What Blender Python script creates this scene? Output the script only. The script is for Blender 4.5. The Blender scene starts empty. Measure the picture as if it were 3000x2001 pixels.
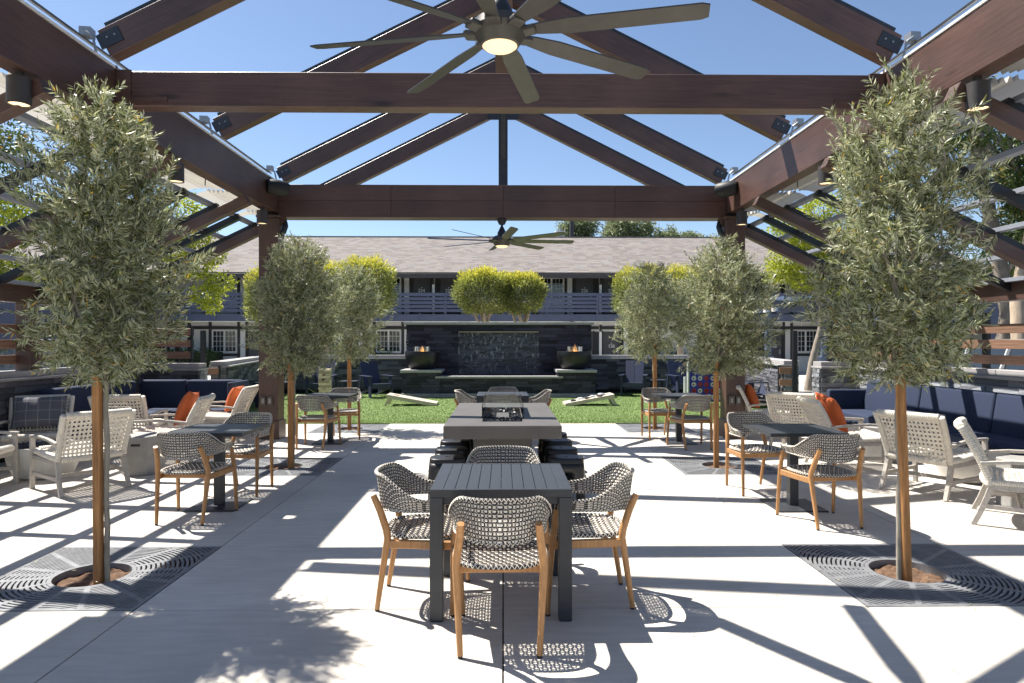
import bpy, bmesh, math, random
import numpy as np
from mathutils import Vector, Matrix
R = math.radians
random.seed(7); rng = np.random.default_rng(7)
S = bpy.context.scene; COL = S.collection

# ---------------------------------------------------------------- camera, sky, sun, exposure
cd = bpy.data.cameras.new('camera'); cam = bpy.data.objects.new('camera', cd); COL.objects.link(cam)
cam.location = (0, 0, 1.575); cam.rotation_euler = (R(90), 0, -math.atan(26/1950))
cd.sensor_width = 36; cd.lens = 1950/3000*36; cd.clip_start = .05; cd.clip_end = 2000
S.camera = cam
W = bpy.data.worlds.new('World'); S.world = W; W.use_nodes = True
nt = W.node_tree; bg = nt.nodes['Background']; sky = nt.nodes.new('ShaderNodeTexSky')
SUN = Vector((-.537, .365, 1)).normalized()
sky.sky_type = 'NISHITA'; sky.sun_disc = False
sky.sun_elevation = math.asin(SUN.z); sky.sun_rotation = math.atan2(SUN.x, SUN.y)
sky.air_density = 1.0; sky.dust_density = .9; sky.ozone_density = 1.3; sky.altitude = 1500
nt.links.new(sky.outputs[0], bg.inputs[0]); bg.inputs[1].default_value = .077
sd = bpy.data.lights.new('sun', 'SUN'); sun = bpy.data.objects.new('sun', sd); COL.objects.link(sun)
sd.energy = 5.0; sd.angle = R(.53); sd.color = (1, .95, .87)
sun.rotation_euler = (-SUN).to_track_quat('-Z', 'Y').to_euler()
vs = S.view_settings; vs.view_transform = 'Standard'; vs.look = 'None'; vs.gamma = 1; vs.exposure = 1.15
S.cycles.max_bounces = 7; S.cycles.transparent_max_bounces = 12

# ---------------------------------------------------------------- materials
def newmat(n):
    m = bpy.data.materials.new(n); m.use_nodes = True
    return m, m.node_tree, m.node_tree.nodes, m.node_tree.nodes['Principled BSDF']
def M(name, col, rough=.6, var=.18, scale=6, stretch=(1, 1, 1), bump=0, bscale=None, metal=0, spec=.4, rnd=0,
      coat=0, world=False, big=0, emit=None, estr=0):
    m, t, N, b = newmat(name); L = t.links.new
    if world:
        g = N.new('ShaderNodeNewGeometry'); src = g.outputs['Position']
    else:
        g = N.new('ShaderNodeTexCoord'); src = g.outputs['Object']
    mp = N.new('ShaderNodeMapping'); mp.inputs['Scale'].default_value = stretch; L(src, mp.inputs[0])
    nz = N.new('ShaderNodeTexNoise'); nz.inputs['Scale'].default_value = scale; nz.inputs['Detail'].default_value = 6
    nz.inputs['Roughness'].default_value = .62; L(mp.outputs[0], nz.inputs[0])
    fac = nz.outputs[0]
    mx = N.new('ShaderNodeMix'); mx.data_type = 'RGBA'
    c = Vector(col)
    mx.inputs[6].default_value = (*[max(0, x*(1-var)) for x in c], 1); mx.inputs[7].default_value = (*[min(1, x*(1+var)) for x in c], 1)
    mr = N.new('ShaderNodeMapRange'); mr.inputs[1].default_value = .3; mr.inputs[2].default_value = .7; L(fac, mr.inputs[0])
    L(mr.outputs[0], mx.inputs[0]); out = mx.outputs[2]
    if big:
        n2 = N.new('ShaderNodeTexNoise'); n2.inputs['Scale'].default_value = .6; n2.inputs['Detail'].default_value = 4; L(src, n2.inputs[0])
        r2 = N.new('ShaderNodeMapRange'); r2.inputs[1].default_value = .3; r2.inputs[2].default_value = .7
        r2.inputs[3].default_value = 1-big; r2.inputs[4].default_value = 1+big*.5; L(n2.outputs[0], r2.inputs[0])
        v = N.new('ShaderNodeHueSaturation'); L(out, v.inputs['Color']); L(r2.outputs[0], v.inputs['Value']); out = v.outputs[0]
    if rnd:
        oi = N.new('ShaderNodeObjectInfo'); r2 = N.new('ShaderNodeMapRange'); r2.inputs[3].default_value = 1-rnd; r2.inputs[4].default_value = 1+rnd
        L(oi.outputs['Random'], r2.inputs[0]); v = N.new('ShaderNodeHueSaturation'); L(out, v.inputs['Color']); L(r2.outputs[0], v.inputs['Value']); out = v.outputs[0]
    L(out, b.inputs['Base Color'])
    b.inputs['Roughness'].default_value = rough; b.inputs['Metallic'].default_value = metal; b.inputs['Specular IOR Level'].default_value = spec
    if coat: b.inputs['Coat Weight'].default_value = coat
    if bump:
        bp = N.new('ShaderNodeBump'); bp.inputs['Strength'].default_value = bump; bp.inputs['Distance'].default_value = .01
        if bscale:
            n3 = N.new('ShaderNodeTexNoise'); n3.inputs['Scale'].default_value = bscale; n3.inputs['Detail'].default_value = 4; L(mp.outputs[0], n3.inputs[0]); L(n3.outputs[0], bp.inputs['Height'])
        else: L(fac, bp.inputs['Height'])
        L(bp.outputs[0], b.inputs['Normal'])
    if emit:
        b.inputs['Emission Color'].default_value = (*emit, 1); b.inputs['Emission Strength'].default_value = estr
    return m
def glass(name, tint=(.965, .985, .98), rough=.0, ior=1.36):
    m, t, N, b = newmat(name); L = t.links.new
    tr = N.new('ShaderNodeBsdfTransparent'); tr.inputs[0].default_value = (*tint, 1)
    gl = N.new('ShaderNodeBsdfGlossy'); gl.inputs['Roughness'].default_value = rough
    fr = N.new('ShaderNodeFresnel'); fr.inputs[0].default_value = ior
    mx = N.new('ShaderNodeMixShader'); L(fr.outputs[0], mx.inputs[0]); L(tr.outputs[0], mx.inputs[1]); L(gl.outputs[0], mx.inputs[2])
    L(mx.outputs[0], N['Material Output'].inputs[0]); return m
def leafmat(name, stops, trans=.3, rough=.5, under=None):
    m, t, N, b = newmat(name); L = t.links.new
    a = N.new('ShaderNodeAttribute'); a.attribute_name = 'rnd'
    cr = N.new('ShaderNodeValToRGB'); e = cr.color_ramp.elements
    for i, (p, c) in enumerate(stops):
        el = e[i] if i < 2 else e.new(p)
        el.position = p; el.color = (*c, 1)
    L(a.outputs['Fac'], cr.inputs[0]); out = cr.outputs[0]
    if under:
        g = N.new('ShaderNodeNewGeometry'); mx = N.new('ShaderNodeMix'); mx.data_type = 'RGBA'
        mx.inputs[7].default_value = (*under, 1); L(out, mx.inputs[6])
        mm = N.new('ShaderNodeMath'); mm.operation = 'MULTIPLY'; mm.inputs[1].default_value = .6; L(g.outputs['Backfacing'], mm.inputs[0]); L(mm.outputs[0], mx.inputs[0]); out = mx.outputs[2]
    L(out, b.inputs['Base Color']); b.inputs['Roughness'].default_value = rough; b.inputs['Specular IOR Level'].default_value = .35
    tl = N.new('ShaderNodeBsdfTranslucent'); L(out, tl.inputs[0]); ms = N.new('ShaderNodeMixShader'); ms.inputs[0].default_value = trans
    L(b.outputs[0], ms.inputs[1]); L(tl.outputs[0], ms.inputs[2]); L(ms.outputs[0], N['Material Output'].inputs[0])
    return m

beam_wood = M('stained_timber', (.086, .045, .034), .42, .26, 2.6, (1, 20, 20), .2, rnd=.12, spec=.6)
# knots and checks in the big timbers
t_ = beam_wood.node_tree; N_ = t_.nodes; L_ = t_.links.new; b_ = N_['Principled BSDF']; src_ = b_.inputs['Base Color'].links[0].from_socket
tc_ = N_.new('ShaderNodeTexCoord'); mp_ = N_.new('ShaderNodeMapping'); mp_.inputs['Scale'].default_value = (1.1, 4, 4); L_(tc_.outputs['Object'], mp_.inputs[0])
vo_ = N_.new('ShaderNodeTexVoronoi'); vo_.inputs['Scale'].default_value = 1.0; L_(mp_.outputs[0], vo_.inputs['Vector'])
mr_ = N_.new('ShaderNodeMapRange'); mr_.inputs[1].default_value = .04; mr_.inputs[2].default_value = .15; mr_.inputs[3].default_value = .35; mr_.inputs[4].default_value = 1; L_(vo_.outputs['Distance'], mr_.inputs[0])
n2_ = N_.new('ShaderNodeTexNoise'); n2_.inputs['Scale'].default_value = 1.3; n2_.inputs['Detail'].default_value = 3; L_(tc_.outputs['Object'], n2_.inputs[0])
m2_ = N_.new('ShaderNodeMapRange'); m2_.inputs[1].default_value = .3; m2_.inputs[2].default_value = .7; m2_.inputs[3].default_value = .72; m2_.inputs[4].default_value = 1.25; L_(n2_.outputs[0], m2_.inputs[0])
ml_ = N_.new('ShaderNodeMath'); ml_.operation = 'MULTIPLY'; L_(mr_.outputs[0], ml_.inputs[0]); L_(m2_.outputs[0], ml_.inputs[1])
hs_ = N_.new('ShaderNodeHueSaturation'); L_(src_, hs_.inputs['Color']); L_(ml_.outputs[0], hs_.inputs['Value']); L_(hs_.outputs[0], b_.inputs['Base Color'])
fence_wood = M('cedar_board', (.23, .13, .085), .55, .3, 2.2, (1, 18, 18), .25, rnd=.2)
teak = M('teak', (.42, .215, .085), .45, .22, 9, (7, 7, .8), .1, rnd=.12)
stake_wood = M('stake_wood', (.34, .165, .06), .7, .5, 4, (11, 11, .7), .45)
grey_wood = M('weathered_wood', (.42, .385, .345), .6, .22, 8, (6, 6, 6), .2, rnd=.08)
black_steel = M('black_steel', (.012, .013, .016), .4, .2, 5)
dark_steel = M('dark_steel', (.028, .034, .045), .45, .2, 5)
grey_steel = M('grey_painted_steel', (.23, .25, .29), .45, .1, 5)
galv = M('galvanised_steel', (.30, .315, .33), .4, .2, 12, metal=.6)
table_alu = M('charcoal_aluminium', (.035, .039, .046), .42, .12, 7, bump=.02, bscale=300)
fan_metal = M('bronze_fan_metal', (.076, .073, .066), .38, .12, 8, metal=.35)
concrete = M('patio_concrete', (.60, .555, .49), .8, .10, 3, (1, 7, 1), .14, 60, world=True, big=.24, rnd=.05)
coping_c = M('coping_concrete', (.33, .315, .31), .8, .12, 7, bump=.1, rnd=.05)
block_c = M('cast_concrete', (.30, .29, .275), .75, .2, 4, bump=.12)
white_c = M('white_cast_concrete', (.55, .54, .51), .7, .08, 5)
firetab = M('fire_table_concrete', (.095, .088, .082), .55, .14, 3, bump=.05)
soil = M('bark_mulch', (.13, .075, .045), .95, .5, 30, bump=.8)
asphalt = M('asphalt_ground', (.075, .075, .075), .9, .25, 20, world=True)
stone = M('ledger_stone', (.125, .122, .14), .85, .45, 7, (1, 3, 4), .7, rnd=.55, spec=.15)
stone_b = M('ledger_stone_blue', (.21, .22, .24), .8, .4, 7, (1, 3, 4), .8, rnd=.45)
stone_f = M('fountain_stone', (.046, .044, .060), .6, .5, 7, (1, 3, 4), .9, rnd=.55, spec=.25)
mortar = M('dark_mortar', (.02, .021, .023), .9, .3, 9)
navy = M('navy_fabric', (.021, .032, .068), .85, .14, 60, bump=.12, bscale=400)
orange = M('orange_fabric', (.56, .125, .035), .8, .12, 9, bump=.3, bscale=14)
white_strap = M('white_woven_strap', (.69, .64, .555), .5, .07, 20)
cream_s = M('cream_strand', (.78, .71, .61), .55, .15, 40)
black_s = M('black_strand', (.016, .016, .02), .45, .2, 40)
stool_p = M('black_polymer', (.014, .014, .016), .42, .15, 30, bump=.03, bscale=250)
bowl_m = M('charcoal_bowl', (.014, .0145, .016), .38, .15, 5)
lava = M('lava_glass', (.055, .055, .06), .16, .5, 30, rnd=.4)
ad_navy = M('navy_lumber', (.028, .034, .07), .5, .12, 9, rnd=.1)
pale_wood = M('pale_plywood', (.52, .46, .36), .6, .12, 6, (1, 8, 1), .1)
jenga_m = M('pine_block', (.56, .46, .32), .6, .2, 10, rnd=.5)
blue_pl = M('blue_plastic', (.012, .022, .24), .35, .05, 5)
white_pl = M('white_plastic', (.75, .75, .74), .4, .04, 5)
red_pl = M('red_plastic', (.45, .02, .025), .4, .06, 5)
stucco = M('white_stucco', (.76, .765, .76), .85, .06, 5, bump=.15, bscale=60)
timber_d = M('dark_house_timber', (.045, .043, .048), .6, .2, 4)
door_m = M('charcoal_door', (.085, .087, .10), .5, .1, 5)
rail_m = M('slate_blue_paint', (.078, .094, .155), .55, .12, 5)
frame_w = M('white_window_frame', (.82, .82, .81), .5, .04, 5)
pane_m = M('dark_window_pane', (.02, .026, .032), .06, .2, 1.2, spec=.8)
shutter = M('window_shutter', (.30, .31, .33), .5, .1, 5)
bark = M('tree_bark', (.26, .22, .18), .9, .4, 12, (1, 1, .25), .7)
bark_o = M('olive_bark', (.30, .27, .22), .9, .35, 14, (1, 1, .4), .7)
bark_p = M('pale_topiary_bark', (.42, .33, .24), .9, .3, 10, (1, 1, .3), .5)
car_w = M('white_car_paint', (.68, .68, .69), .22, .02, 4, coat=.6)
car_s = M('silver_car_paint', (.40, .42, .46), .25, .02, 4, metal=.5, coat=.6)
rubber = M('tyre_rubber', (.012, .012, .012), .8, .2, 20)
lens_on = M('lamp_diffuser', (.5, .44, .34), .5, .02, 4, emit=(1, .70, .36), estr=.62)
lens_dn = M('downlight_lens', (.8, .72, .6), .5, .02, 4, emit=(1, .68, .34), estr=.75)
speaker_m = M('speaker_plastic', (.014, .014, .015), .55, .2, 200)
lamp_b = M('lamp_bronze', (.05, .046, .046), .5, .15, 9)
brass = M('weir_metal', (.42, .36, .24), .35, .1, 9, metal=.7)
outlet_m = M('outlet_bronze', (.11, .10, .09), .4, .1, 9, metal=.4)
hedge_m = leafmat('hedge_leaf', [(0, (.02, .045, .012)), (.6, (.045, .095, .022)), (1, (.10, .17, .035))], .2)
olive_m = leafmat('olive_leaf', [(0, (.035, .05, .010)), (.4, (.18, .215, .06)), (.9, (.60, .63, .37)), (.965, (.66, .42, .04))], .26, .36, (.60, .62, .46))
lime_m = leafmat('lime_leaf', [(0, (.17, .21, .02)), (.5, (.38, .43, .04)), (1, (.62, .62, .08))], .45)
green_m = leafmat('broad_leaf', [(0, (.03, .05, .015)), (.6, (.08, .12, .03)), (.93, (.15, .19, .05)), (1, (.33, .17, .03))], .3)
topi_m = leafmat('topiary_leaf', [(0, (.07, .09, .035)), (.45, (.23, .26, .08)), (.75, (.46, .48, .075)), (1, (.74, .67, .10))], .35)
far_m = leafmat('far_leaf', [(0, (.10, .125, .06)), (.6, (.25, .29, .15)), (1, (.42, .46, .25))], .35)
grass_m = leafmat('turf_blade', [(0, (.09, .15, .035)), (.6, (.21, .30, .085)), (1, (.42, .47, .24))], .15)
grass_b = M('turf_base', (.15, .22, .065), .9, .2, 60, world=True, big=.2)
guard = glass('clear_glass'); guard_b = glass('fire_bowl_glass', (.93, .96, .97), .12, 1.9)
# fabric that lets daylight through
canvas, t_, N_, b_ = newmat('offwhite_canvas')
b_.inputs['Base Color'].default_value = (.60, .58, .54, 1); b_.inputs['Roughness'].default_value = .8
tl_ = N_.new('ShaderNodeBsdfTranslucent'); tl_.inputs[0].default_value = (.50, .48, .44, 1); ms_ = N_.new('ShaderNodeMixShader'); ms_.inputs[0].default_value = .34
t_.links.new(b_.outputs[0], ms_.inputs[1]); t_.links.new(tl_.outputs[0], ms_.inputs[2]); t_.links.new(ms_.outputs[0], N_['Material Output'].inputs[0])
# plaid cushion
plaid, t_, N_, b_ = newmat('grey_plaid_fabric'); L_ = t_.links.new
tc_ = N_.new('ShaderNodeTexCoord'); sp_ = N_.new('ShaderNodeSeparateXYZ'); L_(tc_.outputs['Object'], sp_.inputs[0])
def line_node(o, f, w):
    a = N_.new('ShaderNodeMath'); a.operation = 'MULTIPLY'; a.inputs[1].default_value = f; L_(o, a.inputs[0])
    b = N_.new('ShaderNodeMath'); b.operation = 'FRACT'; L_(a.outputs[0], b.inputs[0])
    c = N_.new('ShaderNodeMath'); c.operation = 'LESS_THAN'; c.inputs[1].default_value = w; L_(b.outputs[0], c.inputs[0]); return c.outputs[0]
mx_ = N_.new('ShaderNodeMath'); mx_.operation = 'MAXIMUM'; L_(line_node(sp_.outputs[0], 8, .05), mx_.inputs[0]); L_(line_node(sp_.outputs[2], 8, .05), mx_.inputs[1])
cm_ = N_.new('ShaderNodeMix'); cm_.data_type = 'RGBA'; cm_.inputs[6].default_value = (.105, .11, .13, 1); cm_.inputs[7].default_value = (.27, .27, .29, 1); L_(mx_.outputs[0], cm_.inputs[0]); L_(cm_.outputs[2], b_.inputs['Base Color'])
b_.inputs['Roughness'].default_value = .9
# roof shingles
shing, t_, N_, b_ = newmat('asphalt_shingle'); L_ = t_.links.new
tc_ = N_.new('ShaderNodeTexCoord'); sx_ = N_.new('ShaderNodeSeparateXYZ'); L_(tc_.outputs['Object'], sx_.inputs[0])
def mth(op, a, b=None, c=None):
    n = N_.new('ShaderNodeMath'); n.operation = op
    for i, q in enumerate((a, b, c)):
        if q is None: continue
        if hasattr(q, 'default_value') or hasattr(q, 'is_linked'): L_(q, n.inputs[i])
        else: n.inputs[i].default_value = q
    return n.outputs[0]
yr_ = mth('DIVIDE', sx_.outputs[1], .24); row_ = mth('FLOOR', yr_); fy_ = mth('FRACT', yr_)
w1_ = N_.new('ShaderNodeTexWhiteNoise'); w1_.noise_dimensions = '1D'; L_(row_, w1_.inputs['W'])
tab_ = mth('FLOOR', mth('ADD', mth('DIVIDE', sx_.outputs[0], .36), mth('MULTIPLY', w1_.outputs[0], 7.0)))
cb_ = N_.new('ShaderNodeCombineXYZ'); L_(tab_, cb_.inputs[0]); L_(row_, cb_.inputs[1])
w2_ = N_.new('ShaderNodeTexWhiteNoise'); w2_.noise_dimensions = '2D'; L_(cb_.outputs[0], w2_.inputs['Vector'])
cr_ = N_.new('ShaderNodeValToRGB'); e_ = cr_.color_ramp.elements; e_[0].position = 0; e_[0].color = (.15, .13, .125, 1); e_[1].position = 1; e_[1].color = (.255, .23, .21, 1)
for p_, c_ in ((.35, (.185, .16, .145, 1)), (.6, (.235, .20, .18, 1)), (.8, (.205, .193, .19, 1))):
    q_ = e_.new(p_); q_.color = c_
L_(w2_.outputs[0], cr_.inputs[0])
dk_ = mth('MULTIPLY_ADD', mth('LESS_THAN', fy_, mth('MULTIPLY_ADD', w2_.outputs[0], .22, .10)), -.48, 1.0)  # shadow line along each shingle course, painted into the colour
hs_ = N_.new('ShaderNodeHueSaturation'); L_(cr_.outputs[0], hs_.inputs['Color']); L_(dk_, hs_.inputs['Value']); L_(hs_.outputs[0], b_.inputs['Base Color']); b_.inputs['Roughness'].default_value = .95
# water film: streaks that run down a wet panel
water, t_, N_, b_ = newmat('falling_water'); L_ = t_.links.new
tc_ = N_.new('ShaderNodeTexCoord'); mp_ = N_.new('ShaderNodeMapping'); mp_.inputs['Scale'].default_value = (22, 22, 7); L_(tc_.outputs['Object'], mp_.inputs[0])
nz_ = N_.new('ShaderNodeTexNoise'); nz_.inputs['Scale'].default_value = 1; nz_.inputs['Detail'].default_value = 6; L_(mp_.outputs[0], nz_.inputs[0])
cr_ = N_.new('ShaderNodeValToRGB'); cr_.color_ramp.elements[0].position = .55; cr_.color_ramp.elements[1].position = .72; L_(nz_.outputs[0], cr_.inputs[0])
tr_ = N_.new('ShaderNodeBsdfTransparent'); b_.inputs['Base Color'].default_value = (.55, .6, .65, 1); b_.inputs['Roughness'].default_value = .08
ms_ = N_.new('ShaderNodeMixShader'); ma_ = N_.new('ShaderNodeMath'); ma_.operation = 'MULTIPLY_ADD'; ma_.inputs[1].default_value = .32; ma_.inputs[2].default_value = .05
L_(cr_.outputs[0], ma_.inputs[0]); L_(ma_.outputs[0], ms_.inputs[0]); L_(tr_.outputs[0], ms_.inputs[1]); L_(b_.outputs[0], ms_.inputs[2]); L_(ms_.outputs[0], N_['Material Output'].inputs[0])
flame_m, t_, N_, b_ = newmat('gas_flame'); L_ = t_.links.new
em_ = N_.new('ShaderNodeEmission'); em_.inputs[0].default_value = (1, .42, .12, 1); em_.inputs[1].default_value = 1.3
tr_ = N_.new('ShaderNodeBsdfTransparent'); ms_ = N_.new('ShaderNodeMixShader'); ms_.inputs[0].default_value = .4
L_(tr_.outputs[0], ms_.inputs[1]); L_(em_.outputs[0], ms_.inputs[2]); L_(ms_.outputs[0], N_['Material Output'].inputs[0])

# ---------------------------------------------------------------- mesh helpers
class MB:
    def __init__(s): s.v = []; s.f = []
    def add(s, vs, fs):
        o = len(s.v); s.v += [tuple(p) for p in vs]; s.f += [tuple(i+o for i in f) for f in fs]; return s
    def box(s, x0, x1, y0, y1, z0, z1):
        return s.add([(x0, y0, z0), (x1, y0, z0), (x1, y1, z0), (x0, y1, z0), (x0, y0, z1), (x1, y0, z1), (x1, y1, z1), (x0, y1, z1)],
                     [(3, 2, 1, 0), (4, 5, 6, 7), (0, 1, 5, 4), (1, 2, 6, 5), (2, 3, 7, 6), (3, 0, 4, 7)])
    def bar(s, p0, p1, w, h, up=(0, 0, 1)):            # box between two points
        p0, p1 = Vector(p0), Vector(p1); d = (p1-p0).normalized(); sd = d.cross(Vector(up))
        if sd.length < 1e-4: sd = d.cross(Vector((0, 1, 0)))
        sd.normalize(); u = sd.cross(d)
        c = []
        for p in (p0, p1):
            for a, b in ((-1, -1), (1, -1), (1, 1), (-1, 1)): c.append(p+sd*a*w/2+u*b*h/2)
        return s.add(c, [(0, 1, 2, 3), (7, 6, 5, 4), (0, 4, 5, 1), (1, 5, 6, 2), (2, 6, 7, 3), (3, 7, 4, 0)])
    def prism(s, poly, z0, z1):
        n = len(poly)
        return s.add([(x, y, z0) for x, y in poly]+[(x, y, z1) for x, y in poly],
                     [tuple(range(n-1, -1, -1)), tuple(range(n, 2*n))]+[(i, (i+1) % n, n+(i+1) % n, n+i) for i in range(n)])
    def tube(s, pts, r, n=8, cap=True, flat=1.0, nrm=None):
        pts = [Vector(p) for p in pts]; rs = r if hasattr(r, '__len__') else [r]*len(pts)
        V = []; up = None
        for i, p in enumerate(pts):
            d = (pts[min(i+1, len(pts)-1)]-pts[max(i-1, 0)])
            d = d.normalized() if d.length > 1e-9 else Vector((0, 0, 1))
            if nrm is not None: u = Vector(nrm[i] if isinstance(nrm, list) else nrm)
            elif up is None: u = Vector((0, 0, 1)) if abs(d.z) < .9 else Vector((1, 0, 0))
            else: u = up
            a = d.cross(u)
            if a.length < 1e-6: a = d.cross(Vector((.3, .9, .1)))
            a.normalize(); u = a.cross(d); up = u
            for k in range(n):
                t = 2*math.pi*(k+.5)/n; V.append(p+a*math.cos(t)*rs[i]+u*math.sin(t)*rs[i]*flat)
        F = [(i*n+k, i*n+(k+1) % n, (i+1)*n+(k+1) % n, (i+1)*n+k) for i in range(len(pts)-1) for k in range(n)]
        if cap: F += [tuple(range(n-1, -1, -1)), tuple((len(pts)-1)*n+k for k in range(n))]
        return s.add(V, F)
    def lathe(s, prof, n=32, c=(0, 0, 0)):
        V = [(c[0]+r*math.cos(2*math.pi*k/n), c[1]+r*math.sin(2*math.pi*k/n), c[2]+z) for r, z in prof for k in range(n)]
        F = [(i*n+k, i*n+(k+1) % n, (i+1)*n+(k+1) % n, (i+1)*n+k) for i in range(len(prof)-1) for k in range(n)]
        return s.add(V, F)
    def grid(s, fn, nu, nv):
        V = [fn(i/nu, j/nv) for j in range(nv+1) for i in range(nu+1)]
        return s.add(V, [(j*(nu+1)+i, j*(nu+1)+i+1, (j+1)*(nu+1)+i+1, (j+1)*(nu+1)+i) for j in range(nv) for i in range(nu)])
    def mesh(s, name, bevel=0, seg=1, smooth=0):
        me = bpy.data.meshes.new(name); me.from_pydata(s.v, [], s.f)
        if bevel:
            bm = bmesh.new(); bm.from_mesh(me); bmesh.ops.bevel(bm, geom=list(bm.edges), offset=bevel, segments=seg, affect='EDGES', profile=.6, clamp_overlap=True)
            bm.to_mesh(me); bm.free()
        if smooth:
            me.shade_smooth(); me.set_sharp_from_angle(angle=R(smooth))
        me.update(); return me
    def build(s, name, mat, parent=None, bevel=0, seg=1, smooth=0, loc=None, rot=None):
        return obj(name, s.mesh(name, bevel, seg, smooth), mat, parent, loc, rot)
def obj(name, me, mat=None, parent=None, loc=None, rot=None, sc=None):
    if mat is not None and not me.materials: me.materials.append(mat)
    o = bpy.data.objects.new(name, me); COL.objects.link(o)
    if parent is not None: o.parent = parent
    if loc is not None: o.location = loc
    if rot is not None: o.rotation_euler = rot if hasattr(rot, '__len__') else (0, 0, rot)
    if sc is not None: o.scale = sc
    return o
def tag(o, label=None, cat=None, group=None, kind=None):
    if label: o['label'] = label
    if cat: o['category'] = cat
    if group: o['group'] = group
    if kind: o['kind'] = kind
    return o
def thing(name, label, cat, loc=(0, 0, 0), rotz=0, group=None):
    o = bpy.data.objects.new(name, None); COL.objects.link(o); o.location = loc; o.rotation_euler = (0, 0, rotz); o.empty_display_size = .1
    return tag(o, label, cat, group)
def copy_tree(o, parent=None):
    c = o.copy(); COL.objects.link(c); c.parent = parent
    for ch in o.children: copy_tree(ch, c)
    return c
def dup(root, loc, rotz, label):
    c = copy_tree(root); c.location = loc; c.rotation_euler = (0, 0, rotz); c['label'] = label; return c
CUBE = MB().box(-.5, .5, -.5, .5, -.5, .5).mesh('unit_block', .0)
_cubes = {}
def cube(name, mat, parent, c, size, rot=None):           # a shared unit block scaled to size
    if mat.name not in _cubes:
        me = CUBE.copy(); me.materials.append(mat); _cubes[mat.name] = me
    return obj(name, _cubes[mat.name], None, parent, c, rot, size)
def beam(name, p0, p1, w, h, mat, parent, bevel=.006):    # timber: local X runs along the length so the grain follows it
    p0, p1 = Vector(p0), Vector(p1); d = p1-p0; Ln = d.length; d.normalize()
    up = Vector((0, 0, 1)) if abs(d.z) < .95 else Vector((0, 1, 0))
    y = up.cross(d).normalized(); z = d.cross(y)
    o = MB().box(-Ln/2, Ln/2, -w/2, w/2, -h/2, h/2).build(name, mat, parent, bevel)
    m = Matrix((d, y, z)).transposed().to_4x4(); m.translation = (p0+p1)/2; o.matrix_local = m
    return o
def bulk(name, V, F, mat, parent=None, rnd=None, smooth=False):    # big mesh from numpy, all quads or all tris
    me = bpy.data.meshes.new(name); k = F.shape[1]
    me.vertices.add(len(V)); me.vertices.foreach_set('co', V.astype(np.float32).ravel())
    me.loops.add(F.size); me.loops.foreach_set('vertex_index', F.astype(np.int32).ravel())
    me.polygons.add(len(F)); me.polygons.foreach_set('loop_start', np.arange(0, F.size, k, dtype=np.int32)); me.polygons.foreach_set('loop_total', np.full(len(F), k, dtype=np.int32))
    if rnd is not None:
        a = me.attributes.new('rnd', 'FLOAT', 'POINT'); a.data.foreach_set('value', rnd.astype(np.float32))
    me.update(calc_edges=True); me.validate()
    return obj(name, me, mat, parent)
def nrmz(a): return a/np.maximum(np.linalg.norm(a, axis=1, keepdims=True), 1e-9)
def leaves(name, C, D, ln, wd, mat, parent, rv):          # elongated lozenge leaves
    n = len(C); D = nrmz(D); side = nrmz(np.cross(D, rng.normal(size=(n, 3))))
    ln = np.broadcast_to(ln, (n,))[:, None]; wd = np.broadcast_to(wd, (n,))[:, None]
    nb = np.cross(D, side)*ln*.08
    V = np.stack([C, C+D*ln*.45+side*wd*.5+nb, C+D*ln, C+D*ln*.45-side*wd*.5+nb], 1).reshape(-1, 3)
    return bulk(name, V, np.arange(4*n).reshape(n, 4), mat, parent, np.repeat(rv, 4))

# ---------------------------------------------------------------- ground, patio, turf
def struct(o): o['kind'] = 'structure'; return o
struct(MB().grid(lambda u, v: (-300+600*u, -200+700*v, -.12), 4, 4).build('ground', asphalt))
patio = struct(thing('patio', 'pale concrete patio of large slabs with saw-cut joints', 'patio'))
XS = [-9.2, -6.45, -3.385, -2.163, 0, 2.163, 3.385, 6.45, 9.2]
YS = [-6, -2.2, .8, 3.925, 5.15, 7.84, 9.06, 11.49, 12.71, 12.77]
GR = [(-2.774, 4.5375), (2.774, 4.5375), (-2.774, 8.45), (2.774, 8.45), (-2.774, 12.1), (2.774, 12.1)]
for i in range(len(XS)-1):
    for j in range(len(YS)-2):
        x0, x1, y0, y1 = XS[i], XS[i+1], YS[j], YS[j+1]
        if any(x0 < gx < x1 and y0 < gy < y1 for gx, gy in GR): continue
        if j == len(YS)-3: y1 = 12.77
        g = .004
        MB().box(x0+g, x1-g, y0+g, y1-g, -.1, 0).build('slab', concrete, patio, .003)
struct(MB().box(-9.2, 9.2, -6, 12.77, -.115, -.06).build('slab_bed', soil, patio))
struct(MB().box(-9, 9, 12.775, 21, -.1, .012).build('lawn', grass_b))
struct(MB().box(-32, 26, 21.2, 34.75, -.115, -.02).build('bounce_ground', M('bounce_concrete', (.60, .57, .52), .85, .1, 2, world=True)))  # pale ground out of view, added to bounce light onto the hotel front
n = 170000
gx = rng.uniform(-7.2, 7.2, n); gy = 12.79+6.9*rng.random(n)**1.35
C = np.stack([gx, gy, np.full(n, .012)], 1); D = rng.normal(size=(n, 3))*.35; D[:, 2] = 1; D = nrmz(D)
sd_ = nrmz(np.cross(D, rng.normal(size=(n, 3))))*.004; hh = rng.uniform(.012, .028, n)[:, None]
V = np.stack([C+sd_, C-sd_, C+D*hh], 1).reshape(-1, 3)
tag(bulk('turf_grass', V, np.arange(3*n).reshape(n, 3), grass_m, None, np.repeat(rng.random(n), 3)), 'short bright green artificial turf in front of the fountain wall', 'grass', kind='stuff')

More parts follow.
